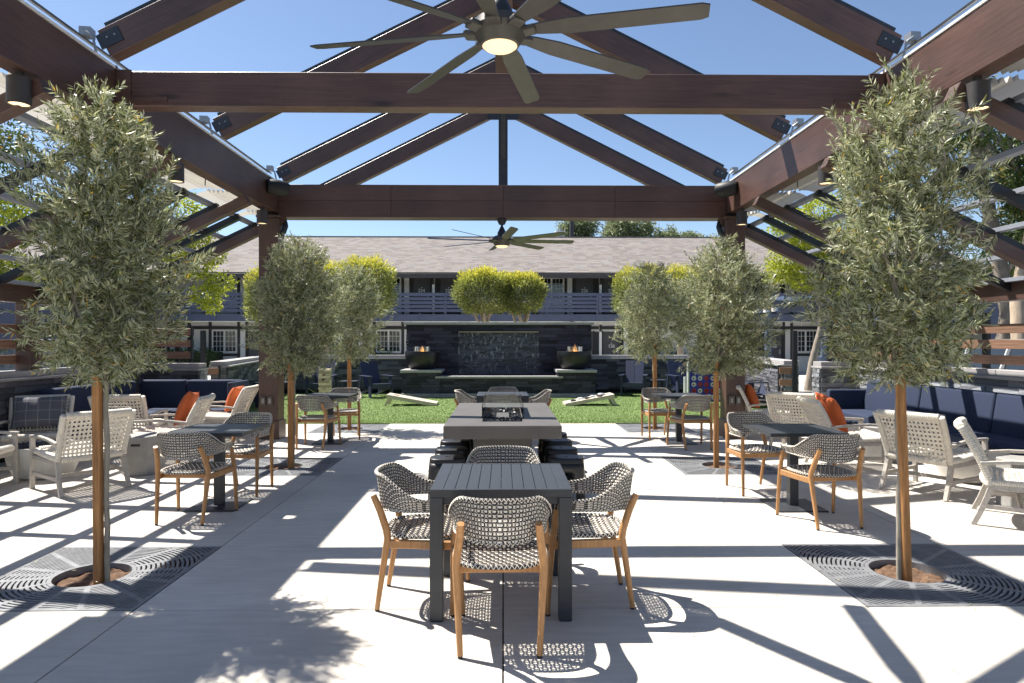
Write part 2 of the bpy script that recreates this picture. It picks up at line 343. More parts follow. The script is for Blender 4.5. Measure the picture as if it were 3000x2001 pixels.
# ---------------------------------------------------------------- tree grates
def make_grate():
    root = thing('tree_grate', '', 'tree grate', (0, 0, 0), 0, 'square slotted tree grates')
    h = .607; m = MB(); n = 144
    for sgn in (-1, 1):                                    # two half plates: rim bars
        p = MB()
        p.box(-h, h, sgn*h-(.03 if sgn > 0 else 0), sgn*h+(0 if sgn > 0 else .03), -.03, 0)
        p.box(-h, -h+.03, min(sgn*.003, sgn*(h-.031)), max(sgn*.003, sgn*(h-.031)), -.03, -.0005)
        p.box(h-.03, h, min(sgn*.003, sgn*(h-.031)), max(sgn*.003, sgn*(h-.031)), -.03, -.0005)
        r = .232
        while r < .87:
            w = .018 if r > .24 else .026
            for k in range(n):
                a0, a1 = 2*math.pi*k/n, 2*math.pi*(k+1)/n
                am = (a0+a1)/2; cxm, cym = math.cos(am)*r, math.sin(am)*r
                if cym*sgn <= 0 or abs(cxm) > h-.02 or abs(cym) > h-.02: continue
                q = [(math.cos(a)*rr, math.sin(a)*rr) for a, rr in ((a0, r), (a0, r+w), (a1, r+w), (a1, r))]
                p.add([(x, y, -.0012) for x, y in q]+[(x, y, -.022) for x, y in q], [(0, 1, 2, 3), (4, 0, 3, 7), (1, 5, 6, 2)])
            r += .0305
        for k in range(7):                                # spokes
            a = math.pi*(k+.5)/7
            ca, sa = math.cos(a), math.sin(a)*sgn
            r1 = min((h-.01)/max(abs(ca), 1e-6), (h-.01)/max(abs(sa), 1e-6))
            p.bar((ca*.234, sa*.234, -.011), (ca*r1, sa*r1, -.011), .034 if k % 3 else .046, .0206)
        p.bar((-h+.031, sgn*.014, -.013), (-.235, sgn*.014, -.013), .022, .022); p.bar((.235, sgn*.014, -.013), (h-.031, sgn*.014, -.013), .022, .022)
        p.build('half_plate', grate_m, root)
    m = MB().lathe([(.232, 0), (.232, -.06)], 48); m.build('collar', grate_m, root)
    MB().grid(lambda u, v: (-.6+1.2*u, -.6+1.2*v, -.05+.012*math.sin(u*40)*math.cos(v*37)+(.012*random.random())), 40, 40).build('mulch', soil, root)
    return root
grate_m = M('cast_iron_grate', (.20, .205, .215), .5, .25, 9, metal=.15, bump=.05)
g0 = make_grate()
GL = ['slotted iron grate round the nearest olive tree on the left', 'slotted iron grate round the nearest olive tree on the right',
      'slotted iron grate round the middle olive tree on the left', 'slotted iron grate round the middle olive tree on the right',
      'slotted iron grate at the turf edge under the far left olive', 'slotted iron grate at the turf edge under the far right olive']
for i, (x, y) in enumerate(GR):
    if i == 0: g0.location = (x, y, 0); g0['label'] = GL[0]
    else: dup(g0, (x, y, 0), 0, GL[i])

n = 260
fx = np.where(rng.random(n) < .5, -1, 1)*np.abs(rng.normal(2.5, 1.1, n)); fy_l = np.concatenate([rng.normal(4.4, 1.0, n//2), rng.normal(8.2, 1.4, n-n//2)])
C = np.stack([fx, fy_l, rng.uniform(.003, .006, n)], 1); D = np.stack([rng.normal(size=n), rng.normal(size=n), rng.uniform(-.02, .06, n)], 1); D = nrmz(D)
sdv = nrmz(np.stack([-D[:, 1], D[:, 0], rng.uniform(-.3, .3, n)], 1)); lnf = rng.uniform(.02, .045, n)[:, None]
V = np.stack([C, C+D*lnf*.5+sdv*lnf*.11, C+D*lnf+np.array([0, 0, .004]), C+D*lnf*.5-sdv*lnf*.11], 1).reshape(-1, 3)
tag(bulk('fallen_leaves', V, np.arange(4*n).reshape(n, 4), olive_m, None, np.repeat(rng.random(n), 4)), 'dry olive leaves scattered on the concrete round the grates', 'leaves', kind='stuff')
# ---------------------------------------------------------------- pergola
pg = thing('pergola', 'dark brown timber pergola with open gable rafters and low side roofs', 'pergola')
BX, BB, BT = 3.66, 3.66, 4.15           # inner face, bottom and top of the long beams
def pbar(name, p0, p1, w, h, mat=beam_wood, par=pg, bv=.006): return beam(name, p0, p1, w, h, mat, par, bv)
for s in (-1, 1):
    lb = pbar('long_beam', (s*(BX+.08), -3, (BB+BT)/2), (s*(BX+.08), 11.2, (BB+BT)/2), .16, BT-BB)
    beam('top_flashing', (s*(BX+.10), -3, BT+.012), (s*(BX+.10), 11.2, BT+.012), .22, .022, white_pl, pg, 0)
    beam('steel_channel', (s*(BX+.34), -3, BT+.10), (s*(BX+.34), 11.2, BT+.10), .12, .20, grey_steel, pg, 0)
    MB().tube([(s*(BX+.24), -3, BT+.24), (s*(BX+.24), 11.1, BT+.24)], .016, 8).build('conduit', galv, pg, smooth=40)
    MB().tube([(s*(BX+.19), -3, BT+.215), (s*(BX+.19), 11.1, BT+.215)], .011, 8).build('conduit', dark_steel, pg, smooth=40)
    MB().tube([(s*(BX+.175), -3, BB+.02), (s*(BX+.175), 11.0, BB+.02)], .014, 8).build('conduit', beam_wood, pg, smooth=40)
    # corner post with plinth, cap and outlets
    for py in (10.92, -1.4):
        post = pbar('post', (s*(BX+.12), py, .004), (s*(BX+.12), py, BB-.09), .31, .31)
        beam('plinth', (s*(BX+.12), py, .003), (s*(BX+.12), py, .30), .355, .355, beam_wood, pg, .008)
        beam('post_cap', (s*(BX+.12), py, BB-.088), (s*(BX+.12), py, BB-.05), .38, .38, beam_wood, pg, .004)
        beam('saddle', (s*(BX+.12), py, BB-.05), (s*(BX+.12), py, BB-.002), .2, .2, black_steel, pg, .003)
        if py > 0:
            for dx in (-.075, .035):
                ob = cube('outlet_box', outlet_m, pg, (s*(BX+.12)+dx-.0, py-.165, .62), (.085, .055, .14))
                cube('outlet_face', coping_c, pg, (s*(BX+.12)+dx, py-.1935, .62), (.035, .004, .075))
            MB().tube([(s*(BX-.06), py+.1, BB-.12), (s*(BX-.10), py+.02, BB-.2), (s*(BX-.08), py-.02, BB-.3), (s*(BX-.02), py, BB-.34)], .045, 10).build('pipe_elbow', dark_steel, pg, smooth=50)
# tie beams
tb = pbar('tie_beam', (-BX, 6.42, 3.965), (BX, 6.42, 3.965), .17, .33)
for s in (-1, 1):
    cube('hanger', beam_wood, pg, (s*(BX-.075), 6.42, 3.966), (.15, .20, .345))
    cube('strap', beam_wood, pg, (s*(BX-.32), 6.331, 3.86), (.34, .012, .05))
    cube('seam_trim', beam_wood, pg, (s*(BX-.006), 6.335, 3.98), (.012, .03, .40))
for k in range(4):                                         # far tie beam is clad in boards with visible joints
    x0 = [-BX, -1.83, 0, 1.83][k]+.002; x1 = [-1.83, 0, 1.83, BX][k]-.002
    for z0, z1 in ((3.60, 3.868), (3.872, 4.13)): pbar('tie_beam', (x0, 11.02, (z0+z1)/2), (x1, 11.02, (z0+z1)/2), .30, z1-z0, bv=.003)
pbar('tie_beam_core', (-BX, 11.03, 3.866), (BX, 11.03, 3.866), .26, .50)
tb1 = pbar('tie_beam', (-BX, 1.4, 3.965), (BX, 1.4, 3.965), .17, .33)
# rafters with steel caps
SL = .5; cs = math.cos(math.atan(SL)); hr = .27
for yi, y in enumerate((1.35, 3.8, 6.25, 8.68, 11.1, 12.9)):
    for s in (-1, 1):
        zb = BT+.02+hr/2/cs
        x0 = BX+.02; x1 = .075
        pbar('rafter', (s*x0, y, zb), (s*x1, y, zb+SL*(x0-x1)), .14, hr)
        o = hr/2/cs+.025
        beam('rafter_cap', (s*x0, y, zb+o), (s*x1, y, zb+SL*(x0-x1)+o), .10, .045, dark_steel, pg, 0)
        if y < 12:
            cube('gusset', dark_steel, pg, (s*(x0-.06), y-.075, zb+.05), (.22, .012, .14), (0, s*math.atan(SL), 0))
            for bx_ in (.03, .10): MB().tube([(s*(x0-.01-bx_), y-.09, zb+.04+bx_*.4), (s*(x0-.01-bx_), y-.08, zb+.04+bx_*.4)], .010, 6).build('bolt', galv, pg)
            cube('junction_box', galv, pg, (s*(BX+.20), y-.02, BT+.29), (.10, .10, .08), (0, 0, .1))
            MB().tube([(s*(BX+.17), y-.09, BT+.27), (s*(BX+.10), y-.10, BT+.22), (s*(BX+.07), y-.10, BT+.08), (s*(BX+.09), y-.09, BT-.0)], .013, 6).build('flexible_conduit', galv, pg, smooth=50)
ridge_z = BT+.02+SL*(BX-.05)
pbar('ridge_beam', (0, -3, ridge_z-.02), (0, 10.6, ridge_z-.02), .23, .42)
beam('king_post', (0, 11.05, 4.135), (0, 11.05, ridge_z+.18), .15, .15, dark_steel, pg, .003)
beam('king_post_trim', (0, 10.965, 4.58), (0, 10.965, ridge_z), .08, .012, fan_metal, pg, 0)
beam('apex_plate', (-.3, 12.82, ridge_z-.03), (.3, 12.82, ridge_z-.03), .02, .2, dark_steel, pg, 0)
# low side roofs
WOODY = (1.1, 3.2, 5.3, 7.4, 9.45, 10.95); STEELY = (2.15, 4.25, 6.5, 8.5, 10.2)
sl = .487; XO = 6.62
def zf(x): return 3.415-sl*(x-3.95)          # centre line of the side rafters
for s in (-1, 1):
    xi = BX+.301
    for y in WOODY:
        pbar('side_rafter', (s*3.60, y, zf(3.60)-.006), (s*6.5, y, zf(6.5)), .13, .14)
        beam('rafter_rail', (s*4.02, y, zf(4.02)+.114), (s*6.75, y, zf(6.75)+.114), .09, .065, black_steel, pg, 0)
    for y in STEELY:
        beam('steel_rafter', (s*4.02, y, zf(4.02)+.10), (s*6.75, y, zf(6.75)+.10), .09, .09, black_steel, pg, 0)
    for k, x in enumerate((4.13, 4.6, 5.07, 5.54, 6.01, 6.48)):
        beam('purlin', (s*x, .9, zf(x)+.178), (s*x, 11.1, zf(x)+.178), .10, .05, grey_steel, pg, .002)
    pbar('eave_beam', (s*XO, -.5, 2.25), (s*XO, 11.2, 2.25), .20, .29)
    for y in (11.0, 9.35 if s < 0 else 5.0, 1.6):
        pbar('eave_post', (s*XO, y, -.09), (s*XO, y, 2.103), .20, .20)
    for y0, y1 in ((1.2, 3.1), (3.3, 5.2), (5.4, 7.3), (7.5, 9.35), (9.55, 10.85), (11.02, 11.3)):
        def fn(u, v):
            d = u*.56; wv = .028*math.sin(d/.062*2*math.pi) if d < .40 else -.012-.05*((d-.4)/.16)**2
            return (s*(3.83+d), y0+(y1-y0)*v, 3.71+.05*d+wv+.008*math.sin(v*9+d*20))
        MB().grid(fn, 56, 6).build('folded_canopy', canvas, pg, smooth=60)
        for yy in (y0+.35, y0+1.2):
            if yy < y1: MB().tube([(s*3.86, yy, 3.75), (s*3.87, yy, 3.66), (s*3.88, yy+.02, 3.61)], .007, 5).build('canopy_hook', black_steel, pg)

# downlights, speakers
def make_downlight():
    r = thing('downlight', '', 'lamp', (0, 0, 0), 0, 'cylinder downlights under the long beams')
    MB().lathe([(0, 0), (.083, 0), (.083, -.205), (.074, -.205), (.074, -.19), (0, -.19)], 32).build('housing', lamp_b, r, smooth=40)
    MB().lathe([(0, -.19), (.073, -.193)], 32).build('lens', lens_dn, r)
    MB().lathe([(0, .0), (.03, 0), (.03, .06), (0, .06)], 12).build('stem', lamp_b, r, smooth=40)
    return r
dl = None
for s in (-1, 1):
    for y, nm in ((5.2, 'nearest'), (7.68, 'middle'), (10.4, 'farthest')):
        lb = f'{nm} bronze cylinder downlight under the {"left" if s < 0 else "right"} long beam'
        loc = (s*(BX+.085), y, BB-.05)
        if dl is None: dl = make_downlight(); dl.location = loc; dl['label'] = lb
        else: dup(dl, loc, 0, lb)
for s in (-1, 1):
    sp = thing('loudspeaker', f'black barrel loudspeaker on the {"left" if s < 0 else "right"} beam beside the far tie beam', 'loudspeaker', (s*(BX-.13), 10.45, 3.98), 0, 'black barrel loudspeakers')
    c = MB().lathe([(0, -.17), (.09, -.17), (.11, -.14), (.125, 0), (.11, .14), (.09, .17), (0, .17)], 28)
    c.build('body', speaker_m, sp, smooth=40, rot=(R(90), 0, R(s*52)))
    MB().bar((0, 0, 0), (s*.129, 0, .0), .04, .05).build('bracket', black_steel, sp)
    MB().tube([(s*.12, .0, .03), (s*.10, .02, .12), (s*.12, .03, .17)], .006, 5).build('cable', black_steel, sp)

# ceiling fans
def make_fan(rod):
    r = thing('ceiling_fan', '', 'fan', (0, 0, 0), 0, 'bronze eight-blade ceiling fans')
    MB().lathe([(0, -.028), (.100, -.028), (.118, -.022), (.128, -.006), (.150, .03), (.165, .07), (.15, .12), (.10, .145), (.05, .15), (0, .15)], 40).build('motor_hub', fan_metal, r, smooth=35)
    MB().lathe([(0, -.058), (.05, -.054), (.085, -.043), (.105, -.028)], 40).build('light_lens', lens_on, r, smooth=60)
    MB().lathe([(.075, .15), (.075, .19), (.05, .24), (.03, .28), (.019, .30), (.019, rod)], 24).build('down_rod', dark_steel, r, smooth=40)
    MB().lathe([(.019, rod-.10), (.05, rod-.09), (.078, rod-.03), (.08, rod), (0, rod)], 24).build('canopy', dark_steel, r, smooth=40)
    for k in range(8):
        a = R(168-45*k); tilt = R(-15)
        def fn(u, v):
            rr = .15+1.07*u; w = (.062+.05*min(1, u*4)) if u < .25 else .112
            rnd = 1-max(0, (u-.97)/.03)**2*.25
            y = (v-.5)*w*rnd*1.12
            if u < .06: tt = tilt*u/.06
            else: tt = tilt
            return (rr, y*math.cos(tt), .055+y*math.sin(tt)+.012*u)
        def fn2(u, v): p = fn(u, v); return (p[0], p[1], p[2]+.009)
        b = MB(); b.grid(fn, 24, 4); b.grid(fn2, 24, 4)
        nu = 25
        ring = [i for i in range(nu)]+[j*nu+24 for j in range(1, 5)]+[4*nu+i for i in range(23, -1, -1)]+[j*nu for j in range(3, 0, -1)]
        o = 125
        b.f += [(ring[i], ring[i-1], ring[i-1]+o, ring[i]+o) for i in range(len(ring))]
        bo = b.build('blade', fan_metal, r, smooth=40, rot=(0, 0, a))
        MB().bar((.10, 0, .045), (.22, 0, .06), .09, .035).build('blade_arm', fan_metal, bo, bevel=.012, seg=2)
    return r
f1 = make_fan(2.1); f1.location = (-.02, 4.02, 3.385); f1['label'] = 'large bronze ceiling fan with lit lens in front of the near tie beam'
f2 = make_fan(.42); f2.location = (-.02, 11.0, 3.178); f2.rotation_euler = (0, 0, R(-24)); f2['label'] = 'smaller-looking bronze ceiling fan hanging under the far tie beam'

# ---------------------------------------------------------------- stone walls
STONES = []
for k in range(8):
    b = MB(); n = 4
    V = []; 
    for j in range(3):
        for i in range(n+1):
            V.append((-.5+i/n, -.5-random.uniform(-.12, .22), -.5+j/2))
    b.add(V, [(j*(n+1)+i, j*(n+1)+i+1, (j+1)*(n+1)+i+1, (j+1)*(n+1)+i) for j in range(2) for i in range(n)])
    o = len(b.v)
    b.v += [(-.5, .5, -.5), (.5, .5, -.5), (.5, .5, .5), (-.5, .5, .5)]
    b.f += [(o, 0, 10, o+3)[::-1], (4, o+1, o+2, 14), (0, o, o+1, 4)[::-1], (10, 14, o+2, o+3)]
    STONES.append(b.mesh('stone'))
_st = {}
def stone_mesh(mat):
    if mat.name not in _st:
        _st[mat.name] = []
        for s_ in STONES: me = s_.copy(); me.materials.append(mat); _st[mat.name].append(me)
    return random.choice(_st[mat.name])
def stone_face(parent, p0, p1, z0, z1, mat, ln, hs, dep=.05):
    """ledger stones on the face from p0 to p1; the outward side is to the right of p0->p1"""
    p0, p1 = Vector((*p0, 0)), Vector((*p1, 0)); d = p1-p0; Ln = d.length; d.normalize(); ang = math.atan2(d.y, d.x)
    nr = max(1, round((z1-z0)/hs)); h = (z1-z0)/nr
    for j in range(nr):
        x = -random.uniform(0, ln)
        while x < Ln-.02:
            l = ln*random.uniform(.6, 1.4); a, b_ = max(0, x), min(Ln, x+l)
            if Ln-b_ < .06: b_ = Ln
            if b_-a > .03:
                c = p0+d*((a+b_)/2); dd = dep*random.uniform(.7, 1.25)
                o = obj('stone', stone_mesh(mat), None, parent, (c.x, c.y, z0+h*(j+.5)), (0, random.uniform(-.004, .004), ang), (b_-a-.005, dd, h-.005))
            x = b_ if x+l > b_ else x+l
def stone_wall(name, label, path, ztop, th, mat, ln, hs, z0=0, ends=(False, False), cap=True, side=1, capover=.05):
    """path: points; stones face the right-hand side; core behind (left)"""
    r = thing(name, label, 'wall')
    for si, (a, b) in enumerate(zip(path[:-1], path[1:])):
        ztop = ztop+.003*si
        A, B = Vector((*a, 0)), Vector((*b, 0)); d = (B-A).normalized(); nl = Vector((-d.y, d.x, 0))     # left normal = behind
        core = [A+nl*.02, B+nl*.02, B+nl*th, A+nl*th]
        MB().prism([(p.x, p.y) for p in core], -.1, ztop-.02).build('core', mortar, r)
        stone_face(r, a, b, z0, ztop-.02, mat, ln, hs)
        if cap:
            e0 = d*(capover if True else 0)
            low = [A-nl*.085-d*.03, B-nl*.085+d*.03, B+nl*(th+.03)+d*.03, A+nl*(th+.03)-d*.03]
            MB().prism([(p.x, p.y) for p in low], ztop-.02, ztop+.015).build('ledge', coping_c, r, .004)
            n = max(1, round((B-A).length/1.2))
            for k in range(n):
                s0 = A+(B-A)*(k/n)+d*.003; s1 = A+(B-A)*((k+1)/n)-d*.003
                up = [s0+nl*.0, s1+nl*.0, s1+nl*(th+.02), s0+nl*(th+.02)]
                MB().prism([(p.x, p.y) for p in up], ztop+.015, ztop+.10).build('coping', coping_c, r, .006)
    for e, q, q2 in ((ends[0], path[0], path[1]), (ends[1], path[-1], path[-2])):
        if e:
            A, B = Vector((*q, 0)), Vector((*q2, 0)); d = (B-A).normalized()
            nl = Vector((-d.y, d.x, 0))
            if q is path[0]: stone_face(r, tuple((A+nl*th)[:2]), tuple(A[:2]), z0, ztop-.02, stone_b, .2, hs)
            else: nl = -nl; stone_face(r, tuple(A[:2]), tuple((A+nl*th)[:2]), z0, ztop-.02, stone_b, .2, hs)
    return r
# right-hand side of each path is its visible face
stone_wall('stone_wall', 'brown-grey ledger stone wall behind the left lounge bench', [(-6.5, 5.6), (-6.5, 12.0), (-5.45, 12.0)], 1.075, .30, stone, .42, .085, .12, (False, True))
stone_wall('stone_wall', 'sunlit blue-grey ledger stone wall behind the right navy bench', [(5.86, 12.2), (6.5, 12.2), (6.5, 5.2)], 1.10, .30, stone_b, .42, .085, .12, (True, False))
stone_wall('stone_wall', 'ledger stone wall running round the turf left of the fountain', [(-5.75, 13.9), (-7.0, 20.2), (-2.60, 20.2)], 1.06, .30, stone, .45, .08, .12, (True, False))
stone_wall('stone_wall', 'ledger stone wall running round the turf right of the fountain', [(2.36, 20.2), (7.1, 20.2), (6.02, 14.2)], 1.06, .30, stone_b if False else stone, .45, .08, .12, (False, True))
# side fences above the walls
def fence(label, s, rows, y0, y1, yend):
    r = thing('slat_fence', label, 'fence')
    X = 6.72
    ys = [y0+k*1.15 for k in range(int((y1-y0)/1.15)+1)]
    for y in ys: cube('fence_post', black_steel, r, (s*(X+.06), y, .95), (.06, .09, 2.06))
    for z0, z1 in rows:
        a = y0-.5
        while a < y1-.05:
            b = min(a+2.3, y1); beam('board', (s*X, a+.004, (z0+z1)/2), (s*X, b-.004, (z0+z1)/2), .042, z1-z0, fence_wood, r, .004)
            pl = cube('plate', dark_steel, r, (s*(X-.0245), b-.02 if b == y1 else b, (z0+z1)/2), (.006, .09, z1-z0+.006)); a = b
    return r
ROWS = ((1.265, 1.39), (1.475, 1.60), (1.685, 1.81))
fence('cedar slat fence in shade above the left stone wall', -1, ROWS, 6.0, 11.9, 0)
fence('sunlit cedar slat fence above the right stone wall', 1, ROWS, 5.8, 12.1, 0)
for s, px, py in ((-1, -5.62, 12.12), (1, 6.05, 12.35)):     # short return fences over the end piers
    r = thing('slat_fence', f'short return of cedar slats over the {"left" if s < 0 else "right"} end pier', 'fence')
    x1 = px; x0 = px+s*.95
    for x in (px+s*.07, px+s*.30): cube('fence_post', black_steel, r, (x, py+.07, 1.525), (.07, .07, .68))
    for z0, z1 in ROWS:
        beam('board', (x0, py, (z0+z1)/2), (x1, py, (z0+z1)/2), .05, z1-z0, fence_wood, r, .004)
        cube('plate', dark_steel, r, (x1-s*.004, py-.02, (z0+z1)/2), (.03, .07, z1-z0+.006))
for s, px, py in ((-1, -6.1, 13.62), (1, 6.07, 13.78)):      # gates standing open
    r = thing('slat_gate', f'open cedar slat gate on a tall steel post in the {"left" if s < 0 else "right"} gap', 'gate', (px, py, 0))
    cube('gate_post', black_steel, r, (0, 0, .85), (.085, .085, 1.90))
    for z in (.22, .47, .72, .97): beam('board', (.045 if s < 0 else -.045, -.02, z), (.30 if s < 0 else -.31, .03, z), .05, .135, fence_wood, r, .004)
    for z in (.22, .47, .72, .97): cube('plate', dark_steel, r, (-s*.058, -.05, z), (.03, .02, .145))
    cube('gate_frame', dark_steel, r, (-s*.30, .065, .58), (.05, .03, 1.0))

# ---------------------------------------------------------------- fountain
fo = thing('water_wall', 'tall dark ledger stone water wall with basin between two fire bowls', 'fountain')
FX0, FX1 = -2.85, 2.60; FY = 19.8
MB().box(FX0+.04, FX1-.04, FY+.02, FY+.7, -.1, 2.06).build('core', mortar, fo)
PX0, PX1 = -1.78, 1.35
nfs = 0
stone_face(fo, (FX0, FY), (FX1, FY), .12, 2.07, stone_f, .52, .092, .06)
stone_face(fo, (FX0, FY+.7), (FX0, FY+.02), .12, 2.07, stone_f, .35, .092, .05)
stone_face(fo, (FX1, FY+.02), (FX1, FY+.7), .12, 2.07, stone_f, .35, .092, .05)
for k in range(4):
    x0 = FX0-.09+(FX1-FX0+.18)*k/4; x1 = FX0-.09+(FX1-FX0+.18)*(k+1)/4
    MB().box(x0+.002, x1-.002, FY-.14, FY+.78, 2.072, 2.15).build('coping', coping_c, fo, .006)
MB().box(-1.31, 1.05, FY-.14, FY-.03, 1.845, 1.872).build('weir', brass, fo, .004)
MB().grid(lambda u, v: (-1.32+2.38*u, FY-.088-.02*(1-v)+.006*math.sin(u*70), .62+1.23*v), 60, 6).build('water_sheet', water, fo, smooth=60)
MB().box(-1.78, 1.6, 18.9, FY-.12, .40, .52).build('water_pool', M('pool_water', (.012, .018, .02), .05, .1, 3, spec=.6), fo)
MB().box(-1.84, 1.63, 18.72, 18.90, -.1, .54).build('basin_core', mortar, fo)
stone_face(fo, (-1.84, 18.68), (1.63, 18.68), .13, .54, stone_f, .45, .082, .05)
MB().box(-1.9, 1.68, 18.60, 18.93, .545, .605).build('basin_coping', coping_c, fo, .006)
for k in range(6): MB().box(-2.86+5.47*k/6+.002, -2.86+5.47*(k+1)/6-.002, 18.57, 18.75, -.1, .12).build('footing', block_c, fo, .006)
for i, (a, b) in enumerate(((-2.87, -1.73), (1.5, 2.63))):
    lab = ('left', 'right')[i]
    pr = thing('fire_pedestal', f'stone pedestal with concrete slab under the {lab} fire bowl', 'pedestal')
    MB().box(a+.07, b-.07, 18.70, FY-.12, -.1, .70).build('core', mortar, pr)
    stone_face(pr, (a+.04, 18.66), (b-.04, 18.66), .13, .70, stone_f, .4, .082, .05)
    e = (b-.04, a+.04)[i]
    if i == 0: stone_face(pr, (b-.05, 18.68), (b-.05, FY-.14), .13, .70, stone_f, .4, .082, .05)
    else: stone_face(pr, (a+.05, FY-.14), (a+.05, 18.68), .13, .70, stone_f, .4, .082, .05)
    MB().box(a, b, 18.56, FY-.11, .705, .78).build('slab', coping_c, pr, .006)
    c = ((a+b)/2-.02, 19.14)
    fb = thing('fire_bowl', f'round charcoal fire bowl with flames and glass guard on the {lab} pedestal', 'fire bowl', (*c, .782), 0, 'fire bowls beside the fountain')
    MB().lathe([(0, 0), (.31, 0), (.345, .02), (.41, .10), (.46, .22), (.487, .36), (.495, .505), (.49, .515), (.45, .51), (.43, .43), (0, .42)], 48).build('bowl', bowl_m, fb, smooth=30)
    MB().lathe([(.243, .43), (.243, .645), (.25, .645), (.25, .43)], 40).build('glass_guard', guard_b, fb, smooth=40)
    cube('badge', galv, fb, (.30, -.374, .475), (.035, .012, .014), (0, 0, .67))
    for k in range(110):
        a_ = random.uniform(0, 6.28); q = .41*math.sqrt(random.random())
        if k < 40: pass
    rk = MB()
    for k in range(260):
        a_ = random.uniform(0, 6.28); q = .41*math.sqrt(random.random()); p = Vector((q*math.cos(a_), q*math.sin(a_), .435)); w = .018
        V = [p+Vector((random.uniform(-w, w), random.uniform(-w, w), random.uniform(-.01, .03))) for _ in range(4)]
        rk.add(V, [(0, 1, 2), (0, 2, 3), (0, 3, 1), (1, 3, 2)])
    tag(rk.build('lava_rock', lava, fb), kind='stuff')
    for k in range(17):
        a_ = random.uniform(0, 6.28); q = .15*math.sqrt(random.random()); hh = random.uniform(.08, .20)*(1.3 if q < .08 else .7)*(1.2 if i else .95)
        x, y = q*math.cos(a_), q*math.sin(a_); w = random.uniform(.012, .028); ph = random.uniform(0, 6)
        MB().tube([(x+.018*math.sin(ph+t*5)*t, y, .43+hh*t) for t in (0, .15, .3, .5, .7, .85, 1)], [w*.6, w, w*1.05, w*.75, w*.5, w*.25, .001], 8, flat=.6).build('flame', flame_m, fb, smooth=80)

# ---------------------------------------------------------------- woven dining chairs
def shell_pt(u, v, off=0):
    """barrel back: u runs from the left front end round the back to the right, v from bottom rim to top"""
    t = (u-.5)*2; at = abs(t); sg = 1 if t > 0 else -1
    th = at*math.pi*.56
    w = .242+.024*v; dpt = .265+.03*v
    if th < math.pi/2: x, y = math.sin(th)**.82*w, -math.cos(th)**.82*dpt
    else: x, y = w*(1-.0*(th-math.pi/2)), .0+(th-math.pi/2)*1.02
    e = max(0, at-.38)/.62; e = e*e*(3-2*e)
    zt = .79-.145*e; zb = .585-.022*max(0, 1-(at/.42)**2)+.005*e
    return Vector((sg*x*(1+off), y*(1+off), zb+(zt-zb)*v))
def seat_pt(a, b):
    """a,b in [-1,1] over a rounded seat"""
    r = max(abs(a), abs(b)); 
    k = 1/max(1, (abs(a)**3+abs(b)**3)**(1/3)) if r > 0 else 1
    a2, b2 = a*k, b*k
    return Vector((a2*.235*(1.0+.06*b2), b2*.235-.0, .447-.016*(1-min(1, a2*a2))*(1-min(1, b2*b2))+.0))
def strand(mb, pts, r, nrm, n=3): mb.tube(pts, r, n, cap=False, nrm=nrm, flat=.55)
def weave(fn, nu, nv, rk=.0053, rc=.0050, inside=None):
    """black rings linked by a cream lattice, on the surface fn(u,v)"""
    K, Cc = MB(), MB()
    def P(i, j): return fn(min(1, max(0, i/nu)), min(1, max(0, j/nv)))
    for j in range(2*nv):
        for i in range(nu+1):
            ci = i+(.5 if j % 2 else 0); cj = (j+.5)/2
            if ci > nu or (inside and not inside(ci/nu, cj/nv)): continue
            c = P(ci, cj); du = P(ci+.1, cj)-P(ci-.1, cj); dv = P(ci, cj+.1)-P(ci, cj-.1); nr = du.cross(dv)
            if nr.length < 1e-9: continue
            nr = [nr.normalized()]*9
            pts = [P(ci+.33*math.copysign(abs(math.cos(a))**.7, math.cos(a)), cj+.27*math.copysign(abs(math.sin(a))**.7, math.sin(a))) for a in [2*math.pi*(k+.5)/8 for k in range(9)]]
            strand(K, pts, rk, nr)
            for di in (-.5, .5):
                q = P(ci+di, cj+.5)
                if ci+di < 0 or ci+di > nu or cj+.5 > nv+.01: continue
                a = P(ci+di*.15, cj+.24); b = P(ci+di*.85, cj+.26)
                strand(Cc, [P(ci+di*.9, cj+.02), P(ci+di*.5, cj+.25), P(ci+di*.1, cj+.48)], rc, nr[0])
            strand(Cc, [P(ci-.17, cj), P(ci+.17, cj)], rc*1.25, nr[0])
    return K, Cc
def rim(mbk, mbc, path, r=.0085, wrap=.022, closed=False):
    mbk.tube(path, r, 6, cap=True)
    L = 0; nx = 0
    for a, b in zip(path[:-1], path[1:]):
        d = (b-a); l = d.length
        if l < 1e-6: continue
        while nx < L+l:
            p = a+d*((nx-L)/l); dn = d.normalized(); sdv = dn.cross(Vector((0, 0, 1))).normalized(); up = sdv.cross(dn)
            for sg in (1, -1):
                q = [p+dn*(wrap*.5*(t-.5)*sg*2)+(sdv*math.cos(th)+up*math.sin(th))*r*1.12 for t, th in ((0, -.5), (.33, .6), (.66, 1.6), (1, 2.8), (1.25, 3.9))]
                mbc.tube(q, .0026, 3, cap=False)
            nx += wrap
        L += l
